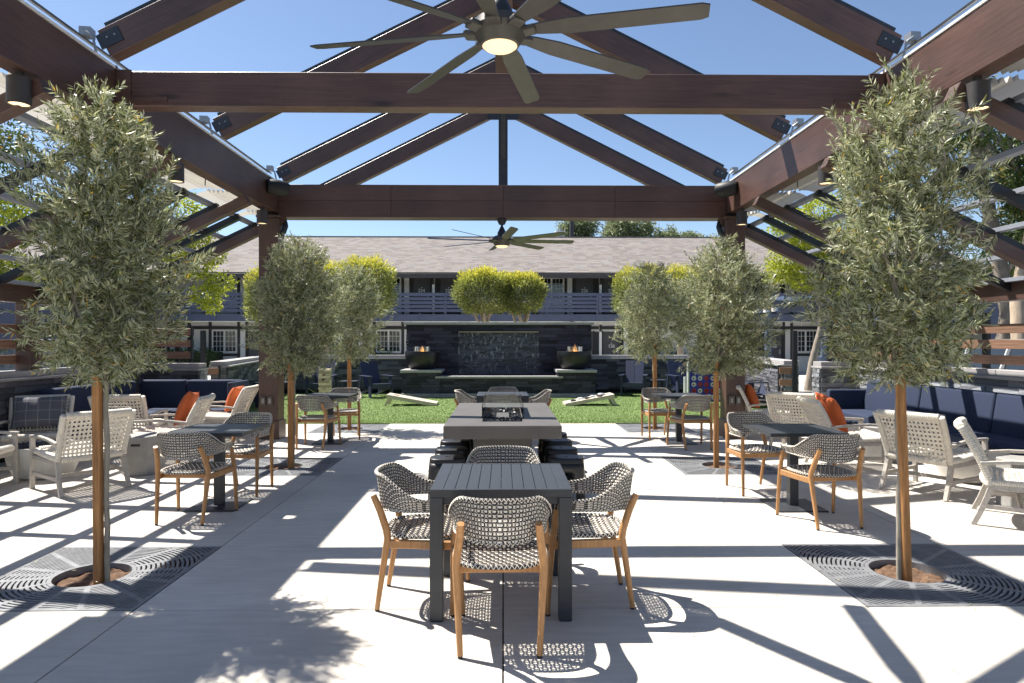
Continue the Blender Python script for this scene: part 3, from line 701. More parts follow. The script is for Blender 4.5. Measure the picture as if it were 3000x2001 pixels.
def make_dining_chair():
    r = thing('woven_dining_chair', '', 'chair', (0, 0, 0), 0, 'black and cream woven dining chairs with teak legs')
    for s in (-1, 1):
        MB().tube([(s*.198, -.262, .012), (s*.212, -.225, .25), (s*.222, -.196, .43), (s*.219, -.203, .48), (s*.203, -.242, .585), (s*.193, -.285, .675)], [.015, .0185, .021, .022, .021, .019], 12).build('leg', teak, r, smooth=45)
        MB().tube([(s*.274, .245, .012), (s*.268, .225, .3), (s*.262, .21, .45), (s*.250, .190, .60)], [.0145, .018, .020, .017], 12).build('leg', teak, r, smooth=45)
        for y, z in ((-.262, 0), (.245, 0)): MB().lathe([(0, 0), (.013, 0), (.013, .014), (0, .014)], 10, (s*(.198 if y < 0 else .274), y, z)).build('foot', black_steel, r)
        MB().bar((s*.222, -.20, .40), (s*.263, .215, .40), .026, .05).build('side_rail', teak, r, bevel=.006)
    MB().bar((-.262, .205, .405), (.262, .205, .405), .028, .045).build('front_rail', teak, r, bevel=.006)
    MB().bar((-.225, -.11, .395), (.225, -.11, .395), .028, .04).build('back_rail', teak, r, bevel=.006)
    K, Cc = weave(shell_pt, 26, 5)
    top = [shell_pt(i/60, 1) for i in range(61)]; bot = [shell_pt(i/60, 0) for i in range(61)]
    rim(K, Cc, top); rim(K, Cc, bot, .007)
    for u in (0, 1): rim(K, Cc, [shell_pt(u, v/4) for v in range(5)], .008)
    bk = K.build('back_shell', black_s, r, smooth=80); Cc.build('cream_weave', cream_s, bk, smooth=80)
    K, Cc = weave(lambda u, v: seat_pt(u*2-1, v*2-1), 11, 7, inside=lambda u, v: abs(u*2-1)**3+abs(v*2-1)**3 < .98)
    edge = [Vector((.24*math.copysign(abs(math.cos(a))**.68, math.cos(a))*(1+.05*math.sin(a)), .24*math.copysign(abs(math.sin(a))**.68, math.sin(a)), .442)) for a in [2*math.pi*k/64 for k in range(65)]]
    rim(K, Cc, edge, .011, .026)
    sk = K.build('seat', black_s, r, smooth=80); Cc.build('cream_weave', cream_s, sk, smooth=80)
    return r
dc = make_dining_chair(); used = [False]
def dining(x, y, rz, label):
    if not used[0]: used[0] = True; dc.location = (x, y, 0); dc.rotation_euler = (0, 0, rz); dc['label'] = label
    else: dup(dc, (x, y, 0), rz, label)
# slatted square tables (four posts)
def square_table(x, y, label):
    r = thing('slatted_table', label, 'table', (x, y, 0), 0, 'square charcoal slatted tables')
    h = .40; lg = .074
    for sx in (-1, 1):
        for sy in (-1, 1):
            x0, x1 = sorted((sx*h, sx*(h-lg))); y0, y1 = sorted((sy*h, sy*(h-lg)))
            MB().box(x0, x1, y0, y1, .004, .6995).build('leg', table_alu, r, .003)
            MB().box(x0+.004, x1-.004, y0+.004, y1-.004, 0, .005).build('foot', black_steel, r)
    for s in (-1, 1):
        MB().bar((-h, s*(h-.011), .7225), (h, s*(h-.011), .7225), .022, .045).build('end_frame', table_alu, r, bevel=.002)
        MB().bar((s*(h-.037), -h+.023, .7225), (s*(h-.037), h-.023, .7225), .074, .044).build('side_frame', table_alu, r, bevel=.002)
        MB().bar((-h+lg, s*(h-.05), .680), (h-lg, s*(h-.05), .680), .03, .05).build('apron', table_alu, r)
    n = 10; w = (2*(h-.074)-.0)/n
    for k in range(n): cube('slat', table_alu, r, (-h+.074+w*(k+.5), 0, .7285), (w-.004, 2*h-.05, .030))
    return r
square_table(-.012, 4.135, 'square charcoal slatted table nearest the camera, with four woven chairs')
square_table(-.01, 10.6, 'square charcoal slatted table at the turf edge beyond the fire table')
CH = [(-.016, 3.575, 0, 'woven chair with its back to the camera at the nearest slatted table'),
      (.50, 4.11, R(90), 'woven chair on the right side of the nearest slatted table'),
      (-.475, 4.10, R(-90), 'woven chair on the left side of the nearest slatted table'),
      (0, 4.66, R(180), 'woven chair on the far side of the nearest slatted table'),
      (-.02, 10.08, 0, 'woven chair seen through the fire table glass, at the far slatted table'),
      (.47, 10.62, R(90), 'woven chair on the right side of the far slatted table'),
      (-.47, 10.62, R(-90), 'woven chair on the left side of the far slatted table'),
      (0, 11.15, R(180), 'woven chair on the far side of the slatted table by the turf'),
      (-2.765, 6.0, R(-2), 'woven chair with its back to the camera at the near left pedestal table'),
      (-2.74, 7.04, R(174), 'woven chair beyond the near left pedestal table, facing the camera'),
      (-2.785, 9.98, R(-6), 'woven chair with its back to the camera at the far left pedestal table'),
      (-2.60, 10.92, R(186), 'woven chair beyond the far left pedestal table, beside the tree stake'),
      (2.79, 5.80, R(7), 'woven chair with its back to the camera at the near right pedestal table'),
      (2.68, 7.02, R(188), 'woven chair beyond the near right pedestal table, facing the camera'),
      (2.80, 9.88, R(8), 'woven chair with its back to the camera at the far right pedestal table'),
      (2.56, 10.86, R(190), 'woven chair beyond the far right pedestal table, beside the turf')]
for c in CH: dining(*c)
def pedestal_table(x, y, label, rz=0):
    r = thing('pedestal_table', label, 'table', (x, y, 0), rz, 'small charcoal pedestal tables')
    MB().box(-.23, .23, -.24, .24, 0, .016).build('base_plate', table_alu, r, .003)
    MB().box(-.042, .042, -.036, .036, .016, .70).build('column', table_alu, r, .003)
    MB().box(-.2, .2, -.03, .03, .695, .716).build('bracket', table_alu, r)
    h = .345; n = 8; w = (2*h)/n
    for k in range(n): cube('slat', table_alu, r, (-h+w*(k+.5), 0, .731), (w-.003, 2*h, .024))
    for s in (-1, 1): MB().bar((-h-.012, s*(h+.006), .730), (h+.012, s*(h+.006), .730), .012, .032).build('edge_trim', table_alu, r); MB().bar((s*(h+.006), -h, .730), (s*(h+.006), h, .730), .012, .032).build('edge_trim', table_alu, r)
pedestal_table(-2.72, 6.42, 'near left pedestal table beside the first olive stake'); pedestal_table(2.77, 6.33, 'near right pedestal table beside the white lounge chairs')
pedestal_table(-2.70, 10.45, 'far left pedestal table in front of the timber post'); pedestal_table(2.74, 10.36, 'far right pedestal table by the blue disc game')

# ---------------------------------------------------------------- fire table and stools
ft = thing('fire_table', 'long dark concrete fire table with lava glass and glass guard', 'fire table', (-.005, 7.64, 0))
a, b_ = .575, 1.20; ox, oy0, oy1 = .205, -.86, .60
for nm, bx_ in (('top', (-a, -ox, -b_, b_)), ('top', (ox, a, -b_, b_)), ('top', (-ox, ox, -b_, oy0)), ('top', (-ox, ox, oy1, b_))):
    pass
tm = MB(); T0, T1 = .63, .76
tm.add([(-a, -b_, T1), (a, -b_, T1), (a, b_, T1), (-a, b_, T1), (-ox, oy0, T1), (ox, oy0, T1), (ox, oy1, T1), (-ox, oy1, T1),
        (-a, -b_, T0), (a, -b_, T0), (a, b_, T0), (-a, b_, T0), (-ox, oy0, T1-.07), (ox, oy0, T1-.07), (ox, oy1, T1-.07), (-ox, oy1, T1-.07)],
       [(0, 1, 5, 4), (1, 2, 6, 5), (2, 3, 7, 6), (3, 0, 4, 7), (0, 8, 9, 1), (1, 9, 10, 2), (2, 10, 11, 3), (3, 11, 8, 0), (8, 11, 10, 9), (4, 5, 13, 12), (5, 6, 14, 13), (6, 7, 15, 14), (7, 4, 12, 15), (12, 13, 14, 15)])
tm.build('top', firetab, ft, .005)
MB().box(-.30, .30, -.80, .80, 0, .628).build('pedestal', firetab, ft, .005)
for (x0, y0, x1, y1) in ((-.215, -.885, -.215, .62), (.215, -.885, .215, .62)): MB().bar((x0, y0+.28, T1+.085), (x1, y1, T1+.085), .010, .17).build('glass_guard', guard, ft)
for y in (-.59, .60): MB().bar((-.20, y, T1+.085), (.20, y, T1+.085), .010, .17).build('glass_guard', guard, ft)
MB().box(-.07, .07, -.45, .2, T1-.065, T1-.02).build('burner_plate', firetab, ft)
rk = MB()
for k in range(1500):
    p = Vector((random.uniform(-.195, .195), random.uniform(oy0+.02, oy1-.02), T1-.045))
    if abs(p.x) < .085 and -.47 < p.y < .22: continue
    w = .022; V = [p+Vector((random.uniform(-w, w), random.uniform(-w, w), random.uniform(0, .055))) for _ in range(5)]
    rk.add(V, [(0, 1, 2), (0, 2, 3), (0, 3, 1), (1, 3, 4), (2, 4, 3), (1, 4, 2)])
tag(rk.build('lava_glass', lava, ft), kind='stuff')
def make_stool():
    r = thing('stool', '', 'stool', (0, 0, 0), 0, 'low black stools along the fire table')
    n = 48
    def ring(w, d, z, p=.62): return [(w*math.copysign(abs(math.cos(t))**p, math.cos(t)), d*math.copysign(abs(math.sin(t))**p, math.sin(t)), z) for t in [2*math.pi*k/n for k in range(n)]]
    top = MB(); rs = [ring(.02, .014, .452), ring(.10, .075, .452), ring(.155, .125, .451), ring(.165, .135, .447), ring(.17, .14, .438), ring(.173, .143, .405)]
    for q in rs: top.v += q
    top.f = [(i*n+k, (i+1)*n+k, (i+1)*n+(k+1) % n, i*n+(k+1) % n) for i in range(len(rs)-1) for k in range(n)]
    top.build('seat', stool_p, r, smooth=50)
    sk = MB(); lv = [(.173, .143, .405), (.178, .148, .36), (.183, .152, .32), (.19, .158, .18), (.197, .165, .0)]
    for w, d, z in lv: sk.v += ring(w, d, z)
    for i in range(4):
        for k in range(n):
            q = k % 12
            if i >= 2 and (3 <= (k+6) % 12 <= 8) and not (i == 2 and (k+6) % 12 in (3, 8)): continue      # arched openings between four legs
            sk.f.append((i*n+k, (i+1)*n+k, (i+1)*n+(k+1) % n, i*n+(k+1) % n))
    o = sk.build('legs_skirt', stool_p, r, smooth=50); o.name = 'skirt'
    md = o.modifiers.new('thick', 'SOLIDIFY'); md.thickness = .012; md.offset = -1
    MB().bar((-.14, 0, .12), (.14, 0, .12), .012, .02).build('stretcher', stool_p, r)
    return r
st = make_stool(); first = True
for s, nm in ((-1, 'left'), (1, 'right')):
    for k, (y, w) in enumerate(((6.5, 'nearest'), (7.05, 'second'), (7.62, 'third'), (8.2, 'farthest'))):
        lb = f'{w} low black stool along the {nm} side of the fire table'; loc = (s*(.545 if s < 0 else .615), y, 0)
        if first: st.location = loc; st.rotation_euler = (0, 0, .05); st['label'] = lb; first = False
        else: dup(st, loc, random.uniform(-.08, .08), lb)
# ---------------------------------------------------------------- white woven lounge chairs
def strap_panel(fn, nu, nv, fill=.5, th=.0035, amp=.005):
    m = MB()
    def P(u, v): return Vector(fn(min(1, max(0, u)), min(1, max(0, v))))
    def ribbon(rows):
        V = []
        for c, w, nn in rows: V += [c-w-nn*th/2, c+w-nn*th/2, c+w+nn*th/2, c-w+nn*th/2]
        k = len(rows)
        m.add(V, [(i*4+q, i*4+(q+1) % 4, (i+1)*4+(q+1) % 4, (i+1)*4+q) for i in range(k-1) for q in range(4)])
    def frame(u, v):
        du = P(u+.01, v)-P(u-.01, v); dv = P(u, v+.01)-P(u, v-.01)
        return du, dv, du.cross(dv).normalized()
    for j in range(nv):
        v = (j+.5)/nv; rows = []
        for i in range(2*nu+1):
            u = i/(2*nu); du, dv, nn = frame(u, v); w = (P(u, min(1, v+.5/nv))-P(u, max(0, v-.5/nv)))*fill*.5
            rows.append((P(u, v)+nn*amp*(1 if ((i-1)//2+j) % 2 else -1)*(i % 2), w, nn))
        ribbon(rows)
    for i in range(nu):
        u = (i+.5)/nu; rows = []
        for j in range(2*nv+1):
            v = j/(2*nv); du, dv, nn = frame(u, v); w = (P(min(1, u+.5/nu), v)-P(max(0, u-.5/nu), v))*fill*.5
            rows.append((P(u, v)-nn*amp*(1 if (i+(j-1)//2) % 2 else -1)*(j % 2), w, nn))
        ribbon(rows)
    return m
def ribbed(m, path, r, flat=1.0, pitch=.017, nrm=None):
    path = [Vector(p) for p in path]; pts = []; rr = []
    for a, b in zip(path[:-1], path[1:]):
        n = max(1, round((b-a).length/pitch))
        for k in range(n):
            for t, q in ((0, .86), (.2, 1.0), (.6, 1.05), (.85, .98)): pts.append(a+(b-a)*((k+t)/n)); rr.append(r*q)
    pts.append(path[-1]); rr.append(r*.86); m.tube(pts, rr, 9, nrm=nrm, flat=flat)
def lounge_back(u, v):
    w = .285+.018*v; x = (u*2-1)*w
    y = -.275-.13*v-.05*v*v-.03*(1-(u*2-1)**2); z = .40+.40*v
    return (x, y, z)
def make_lounge():
    r = thing('woven_lounge_chair', '', 'armchair', (0, 0, 0), 0, 'white woven lounge chairs with grey wooden arms')
    bk = strap_panel(lounge_back, 15, 9).build('back_panel', white_strap, r)
    m = MB()
    for s in (0, 1):
        path = [Vector(lounge_back(s, v/8))+Vector(((s*2-1)*.026, 0, 0)) for v in range(-0, 9)]
        path = [path[0]+Vector((0, .0, -.05))]+path+[path[-1]+Vector((0, -.02, .035))]
        ribbed(m, path, .030)
    ribbed(m, [Vector(lounge_back(u/8, 1))+Vector((0, -.012, .028)) for u in range(9)], .036)
    ribbed(m, [Vector(lounge_back(u/8, 0))+Vector((0, .0, -.035)) for u in range(9)], .036, nrm=(0, 0, 1))
    m.build('back_frame', white_strap, bk, smooth=70)
    def sf(u, v): return ((u*2-1)*(.275+.012*v), -.25+.55*v, .385+.03*v-.02*math.sin(v*3.1)*(1-(u*2-1)**2))
    se = strap_panel(sf, 14, 13).build('seat_panel', white_strap, r)
    m = MB()
    for s in (-1, 1): ribbed(m, [(s*.305, -.27, .375), (s*.31, -.05, .378), (s*.315, .2, .395), (s*.315, .33, .40)], .036)
    ribbed(m, [(-.29, .335, .405), (.29, .335, .405)], .042)
    m.build('seat_frame', white_strap, se, smooth=70)
    for s in (-1, 1):
        MB().tube([(s*.345, -.335, .535), (s*.352, -.12, .565), (s*.355, .12, .575), (s*.355, .375, .562)], .026, 4, nrm=(0, 0, 1), flat=.8).build('arm', grey_wood, r, bevel=.004)
        MB().bar((s*.352, .335, .55), (s*.348, .352, 0), .045, .042, (0, 1, 0)).build('leg', grey_wood, r, bevel=.004)
        MB().tube([(s*.312, -.24, .39), (s*.315, -.285, .25), (s*.32, -.34, .1), (s*.322, -.385, 0)], [.032, .031, .029, .027], 4, nrm=(0, 1, 0)).build('leg', grey_wood, r, bevel=.003)
        MB().bar((s*.322, -.315, .17), (s*.348, .34, .17), .026, .04).build('stretcher', grey_wood, r, bevel=.003)
        MB().bar((s*.318, -.25, .335), (s*.345, .345, .345), .03, .045).build('seat_rail', grey_wood, r, bevel=.003)
    MB().bar((-.31, -.05, .165), (.31, -.05, .165), .026, .036).build('cross_stretcher', grey_wood, r, bevel=.003)
    MB().bar((-.345, .335, .345), (.345, .335, .345), .026, .04).build('front_rail', grey_wood, r, bevel=.003)
    return r
LC = [(-4.55, 7.25, 51.6, 'white woven lounge chair partly hidden by the left tree stake, nearest row'),
      (-5.92, 8.52, -154, 'white woven lounge chair holding a grey plaid cushion on the left'),
      (-5.70, 7.06, -82, 'white woven lounge chair cut by the left edge, only its arm showing'),
      (-5.26, 9.48, 8, 'white woven lounge chair in front of the left navy bench, back to camera'),
      (-4.40, 8.82, 99, 'white woven lounge chair with large orange pillow beside the concrete block'),
      (-4.52, 10.75, 92, 'white woven lounge chair with orange pillow at the left bench end'),
      (4.30, 11.0, -93, 'white woven lounge chair with orange pillow beside the right timber post'),
      (4.33, 9.62, -40, 'white woven lounge chair behind the near right pedestal table, back to camera'),
      (4.30, 8.28, -94, 'white woven lounge chair with orange pillow facing the right navy bench'),
      (4.52, 6.96, -59.7, 'white woven lounge chair behind the right tree stake, with grey cushion'),
      (4.55, 5.72, -125.6, 'white woven lounge chair seen edge-on at the right edge of the picture')]
lc = make_lounge()
for i, (x, y, a, lb) in enumerate(LC):
    if i == 0: lc.location = (x, y, 0); lc.rotation_euler = (0, 0, R(a)); lc['label'] = lb
    else: dup(lc, (x, y, 0), R(a), lb)
def pillow(name, mat, label, ch, dx=0, dy=0, w=.46, h=.44, lean=-20, spin=0, dz=0, cat='pillow'):
    x, y, a, _ = LC[ch]; a = R(a)
    def f(sg):
        def g(u, v):
            p, q = u*2-1, v*2-1; e = (1-abs(p)**2.6)*(1-abs(q)**2.6); k = 1-.06*(1-abs(q)**2)*abs(p)**3; k2 = 1-.06*(1-abs(p)**2)*abs(q)**3
            wr = .006*math.sin(p*9+q*4)*e
            return (p*w/2*k, sg*(.085*max(0, e)**.55+wr*.6), q*h/2*k2)
        return g
    m = MB(); m.grid(f(1), 24, 24); m.grid(f(-1), 24, 24)
    o = m.build(name, mat, None, smooth=180)
    mw = Matrix.Translation((x, y, 0)) @ Matrix.Rotation(a, 4, 'Z') @ Matrix.Translation((dx, -.235+dy, .47+h/2-.02+dz)) @ Matrix.Rotation(R(-lean*-1), 4, 'X') @ Matrix.Rotation(R(spin), 4, 'Y')
    o.matrix_world = mw
    return tag(o, label, cat)
pillow('orange_pillow', orange, 'large orange pillow leaning on the chair behind the left concrete block', 4, .02, .02, .50, .48, 22, 6)['group'] = 'orange pillows'
pillow('orange_pillow', orange, 'orange pillow on the lounge chair at the left bench end', 5, -.02, .02, .46, .42, 20, 0)['group'] = 'orange pillows'
pillow('orange_pillow', orange, 'orange pillow on the lounge chair beside the right timber post', 6, 0, .04, .46, .44, 22, -4)['group'] = 'orange pillows'
pillow('orange_pillow', orange, 'orange pillow on the lounge chair facing the right navy bench', 8, 0, .05, .50, .48, 26, 8)['group'] = 'orange pillows'
pillow('plaid_pillow', plaid, 'wide grey plaid cushion on the leftmost lounge chair', 1, 0, .02, .60, .42, 20, 0)
pillow('plaid_pillow', plaid, 'grey cushion peeping over the woven back behind the right stake', 9, .02, .0, .5, .42, 20, 3)

# ---------------------------------------------------------------- lounge fire bowls, concrete blocks
for (x, y, lb) in ((-5.38, 7.88, 'low white concrete fire bowl behind the left lounge chair'), (5.32, 7.5, 'low white concrete fire bowl behind the right woven lounge chair'),
                   (4.95, 9.75, 'low white concrete fire bowl between the right rear lounge chairs'), (-5.0, 10.35, 'low white concrete fire bowl between the left rear lounge chairs')):
    fb = thing('fire_pit', lb, 'fire pit', (x, y, 0), 0, 'low round fire pits')
    MB().lathe([(0, 0), (.25, 0), (.29, .02), (.36, .18), (.385, .33), (.385, .37), (.36, .37), (.35, .33), (0, .33)], 48).build('bowl', white_c, fb, smooth=30)
    rk = MB()
    for k in range(420):
        a_ = random.uniform(0, 6.28); q = .34*math.sqrt(random.random()); p = Vector((q*math.cos(a_), q*math.sin(a_), .34)); w = .024
        V = [p+Vector((random.uniform(-w, w), random.uniform(-w, w), random.uniform(-.01, .045))) for _ in range(4)]
        rk.add(V, [(0, 1, 2), (0, 2, 3), (0, 3, 1), (1, 3, 2)])
    tag(rk.build('lava_rock', lava, fb), kind='stuff')
for (x, y, rz, lb) in ((-4.33, 8.06, 8, 'six-sided concrete side table with slot beside the orange pillow'), (4.98, 8.78, 10, 'concrete side table with slot behind the right orange pillow'), (4.98, 6.28, 25, 'concrete side table at the right edge of the picture')):
    t = thing('concrete_side_table', lb, 'side table', (x, y, 0), R(rz), 'hollow concrete side tables')
    hx = [(-.12, -.22), (.13, -.22), (.25, 0), (.13, .2), (-.12, .2), (-.25, 0)]
    MB().prism(hx, 0, .455).build('body', block_c, t, .008)
    cube('handle_slot', black_steel, t, (.0, -.2215, .36), (.10, .006, .028))

# ---------------------------------------------------------------- navy benches
def bench(label, parts):
    r = thing('banquette', label, 'bench')
    for nm, (x0, x1, y0, y1, z0, z1), bv in parts:
        mt = grey_wood if nm in ('base', 'leg') else navy
        c = ((x0+x1)/2, (y0+y1)/2, (z0+z1)/2)
        MB().box(x0-c[0], x1-c[0], y0-c[1], y1-c[1], z0-c[2], z1-c[2]).build(nm, mt, r, bv, 3 if bv > .01 else 1, 40 if bv > .01 else 0, c)
    return r
P = [('arm', (5.52, 6.33, 11.18, 11.30, .10, .76), .03), ('base', (5.62, 6.3, 5.6, 11.17, .06, .27), .006)]
for k in range(4):
    y1 = 11.16-1.47*k; y0 = y1-1.46
    P += [('seat_cushion', (5.53, 6.12, y0, y1, .28, .44), .035), ('leg', (5.66, 5.71, y0+.1, y0+.15, 0, .06), .003)]
rb = bench('long navy upholstered bench in sun and shadow along the right wall', P)
for k in range(4):
    y1 = 11.16-1.47*k; y0 = y1-1.46
    q = MB().box(-.10, .10, -.73, .73, -.27, .27); q.build('back_cushion', navy, rb, .05, 4, 40, (6.20, (y0+y1)/2, .665), (0, R(9), 0))
P = [('base', (-6.3, -5.62, 9.1, 11.2, .06, .27), .006), ('base', (-5.6, -4.6, 11.1, 11.75, .06, .27), .006)]
for y0, y1 in ((9.12, 10.3), (10.31, 11.2)): P += [('seat_cushion', (-6.12, -5.53, y0, y1, .28, .44), .035), ('back_cushion', (-6.31, -6.12, y0, y1, .40, .93), .05)]
for x0, x1 in ((-6.3, -5.5), (-5.49, -4.56)): P += [('seat_cushion', (x0, x1, 11.05, 11.58, .28, .44), .035), ('back_cushion', (x0, x1, 11.585, 11.78, .40, .91), .05)]
P += [('end_panel', (-4.55, -4.47, 11.02, 11.79, .07, .90), .03), ('leg', (-4.7, -4.65, 11.1, 11.15, 0, .06), .003)]
bench('shaded navy L-shaped bench in the left corner by the stone wall', P)

# ---------------------------------------------------------------- trees
def limb(m, p0, p1, r0, r1, n=6, wob=.04, seg=5):
    p0, p1 = Vector(p0), Vector(p1); pts = []; L = (p1-p0).length
    for i in range(seg+1):
        t = i/seg; p = p0.lerp(p1, t)
        if 0 < i < seg: p += Vector((random.uniform(-1, 1), random.uniform(-1, 1), random.uniform(-.5, .5)))*wob*L
        pts.append(p)
    m.tube(pts, [r0+(r1-r0)*i/seg for i in range(seg+1)], n); return pts
def olive(x, y, label, zlo, zhi, rad, n_tw, n_lf, stake, stake_top, seed, lean=0, prof=None, ll=.06, rcx=0):
    random.seed(seed); rg = np.random.default_rng(seed)
    r = thing('olive_tree', label, 'tree', (x, y, -.045), 0, 'young olive trees in grates')
    m = MB(); z0 = zlo+.18
    limb(m, (0, 0, 0), (lean*.3, 0, z0), .0175, .016, 10, .006, 8)
    for k in range(8):
        a = k*2.4+random.random(); zz = zlo+(zhi-zlo)*random.uniform(.35, .9)
        limb(m, (lean*.3, 0, z0-random.uniform(0, .2)), (lean+math.cos(a)*rad*.55, math.sin(a)*rad*.55, zz), .016, .004, 6, .07)
    limb(m, (lean*.3, 0, z0), (lean, 0, zhi-.12), .018, .004, 6, .05)
    m.build('trunk', bark_o, r, smooth=60)
    # twigs with paired leaves
    n_tw0 = n_tw
    prof = prof or [(0, .45), (.08, .85), (.25, 1.0), (.6, .98), (.8, .85), (.92, .6), (1, .2)]
    tt_ = np.linspace(0, 1, 200); pp_ = np.interp(tt_, [p for p, _ in prof], [q for _, q in prof]); cdf = np.cumsum((pp_+.12)**1.5); cdf /= cdf[-1]
    T = np.interp(rg.random(n_tw), cdf, tt_); rp = np.interp(T, tt_, pp_)*rad
    az = rg.uniform(0, 2*np.pi, n_tw); ph = rg.uniform(0, 6.28, 4)
    bump = 1+.17*np.sin(3*az+7*T+ph[0])+.15*np.sin(5*az-13*T+ph[1])+.13*np.sin(2*az+21*T+ph[2])
    keep = (np.sin(4*az+9*T*3+ph[3])*np.sin(3*az-23*T+ph[0])+.35*rg.normal(size=n_tw)) > -.52
    rr = rp*bump*np.sqrt(rg.uniform(.05, 1.0, n_tw))*rg.uniform(.9, 1.12, n_tw)
    n_tw = int(keep.sum()); T, az, rr = T[keep], az[keep], rr[keep]
    E = np.stack([lean+rcx+np.cos(az)*rr, np.sin(az)*rr, zlo+(zhi-zlo)*T], 1)
    out = np.stack([np.cos(az), np.sin(az), rg.uniform(-.35, 1.1, n_tw)], 1)+rg.normal(size=(n_tw, 3))*.4
    low = T < .14; out[low, 2] -= .9; out[T > .55, 2] += .7
    out = nrmz(out); tl = rg.uniform(.14, .30, n_tw)
    per = max(8, n_lf//n_tw0); s = np.linspace(.05, 1, per)
    cur = rg.normal(size=(n_tw, 3))*.35
    base = E-out*tl[:, None]*.7
    Pp = base[:, None, :]+out[:, None, :]*(tl[:, None]*s[None])[..., None]+cur[:, None, :]*((tl[:, None]*s[None]**2)*.35)[..., None]
    Dd = out[:, None, :]+cur[:, None, :]*s[None, :, None]*.7
    sdv = np.cross(Dd, rg.normal(size=(n_tw, 1, 3))); sdv /= np.linalg.norm(sdv, axis=2, keepdims=True)
    alt = np.where(np.arange(per) % 2, 1, -1)[None, :, None]
    LD = Dd*.75+sdv*alt*.85+rg.normal(size=Dd.shape)*.22
    n = n_tw*per; Pp = Pp.reshape(-1, 3); LD = LD.reshape(-1, 3)
    rv = np.clip(rg.normal(.42, .30, n), 0, .9); rv[rg.random(n) < .022] = 1
    leaves('crown', Pp, LD, rg.uniform(.65, 1.15, n)*ll, rg.uniform(.8, 1.15, n)*ll*.155, olive_m, r, rv)
    tw = MB()
    for k in range(0, n_tw, 2): tw.tube([base[k], base[k]+out[k]*tl[k]*.5+cur[k]*tl[k]*.09, base[k]+out[k]*tl[k]+cur[k]*tl[k]*.35], [.0028, .002, .001], 3, cap=False)
    tag(tw.build('twigs', bark_o, r), kind='stuff')
    # stake and tie
    sx, sy, w, rnd_, ln_ = stake
    if rnd_: MB().tube([(sx, sy, 0), (sx+ln_, sy, stake_top)], w/2, 14).build('stake', stake_wood, r, smooth=50)
    else: MB().bar((sx, sy, 0), (sx+ln_, sy, stake_top), w, w, (0, 1, 0)).build('stake', stake_wood, r, bevel=.005)
    tz = stake_top-.14
    MB().tube([(sx+ln_*.9+math.cos(t)*w*.75*(1+.2*math.sin(3*t)), sy+.03+math.sin(t)*.085, tz+.01*math.sin(2*t)) for t in [k*.42 for k in range(16)]], .008, 5).build('tie', M('green_tie', (.01, .12, .06), .5) if 'green_tie' not in bpy.data.materials else bpy.data.materials['green_tie'], r)
    return r
olive(-2.635, 4.47, 'nearest left olive tree tied to a square wooden stake', 1.36, 3.30, .42, 1150, 47000, (-.046, -.02, .050, False, -.012), 1.55, 3, -.04,
      [(0, .35), (.05, .8), (.2, 1.0), (.45, 1.04), (.65, .95), (.8, .85), (.92, .62), (1, .25)])
olive(2.68, 4.47, 'nearest right olive tree with a round leaning stake', 1.33, 3.45, .475, 1200, 49000, (.046, -.015, .062, True, -.06), 1.74, 11, 0,
      [(0, .3), (.05, .75), (.16, 1.05), (.35, 1.0), (.55, .9), (.75, .82), (.88, .58), (.95, .28), (1, .08)])
olive(-2.64, 8.42, 'middle left olive tree in front of the timber post', 1.24, 2.93, .52, 1200, 46000, (-.02, -.05, .075, True, .0), 1.50, 21, .05,
      [(0, .4), (.08, .9), (.3, 1.0), (.6, 1.0), (.78, .78), (.9, .6), (1, .2)])
olive(2.70, 8.42, 'middle right olive tree in front of the timber post', 1.22, 2.94, .62, 1300, 50000, (-.01, -.05, .07, True, .0), 1.40, 33, .10,
      [(0, .5), (.08, .8), (.3, .95), (.55, 1.02), (.75, .85), (.9, .5), (1, .1)])
olive(-2.77, 12.08, 'far left olive tree at the turf edge', 1.26, 3.0, .53, 950, 34000, (-.0, -.05, .075, True, .0), 1.55, 41, .03, None, .06)
olive(2.76, 12.08, 'far right olive tree at the turf edge', 1.30, 3.05, .56, 950, 34000, (-.01, -.05, .075, True, .0), 1.60, 52, -.1, None, .06)
random.seed(99)
def leafy(name, label, base, trunk, blobs, mat, n, ll, asp=.5, tr=.16, group=None, bk=bark, lowtip=0):
    """trunk: list of points; blobs: (x,y,z,rx,ry,rz) relative to base"""
    r = thing(name, label, 'tree', base, 0, group)
    m = MB(); top = Vector(trunk[-1])
    m.tube(trunk, [tr*(1-.55*i/(len(trunk)-1)) for i in range(len(trunk))], 10)
    for b in blobs: limb(m, Vector(trunk[-2]).lerp(top, random.uniform(.2, 1)), Vector(b[:3])+Vector((0, 0, b[5]*.3)), tr*.38, tr*.08, 6, .06)
    m.build('trunk', bk, r, smooth=60)
    vol = np.array([b[3]*b[4]*b[5] for b in blobs])**.72; cnt = (n*vol/vol.sum()).astype(int)
    Cs, Ds, Rv = [], [], []
    for b, k in zip(blobs, cnt):
        d = nrmz(rng.normal(size=(k, 3))); rad = rng.uniform(.35, 1.0, k)**.5
        cl = .82+.18*np.sin(d[:, 0]*9+b[0]*3)*np.sin(d[:, 1]*8+b[1])+.12*np.sin(d[:, 2]*11+b[2]*2)
        p = np.array(b[:3])+d*(rad*cl*rng.uniform(.88, 1.1, k))[:, None]*np.array(b[3:])
        Cs.append(p); Ds.append(d+rng.normal(size=(k, 3))*.7-np.array([0, 0, .35])); Rv.append(np.clip(rng.normal(.5, .25, k)+.25*d[:, 2]*(1 if lowtip else .3), 0, 1))
    Cc = np.concatenate(Cs); leaves('crown', Cc, np.concatenate(Ds), rng.uniform(.7, 1.2, len(Cc))*ll, rng.uniform(.8, 1.2, len(Cc))*ll*asp, mat, r, np.concatenate(Rv))
    return r
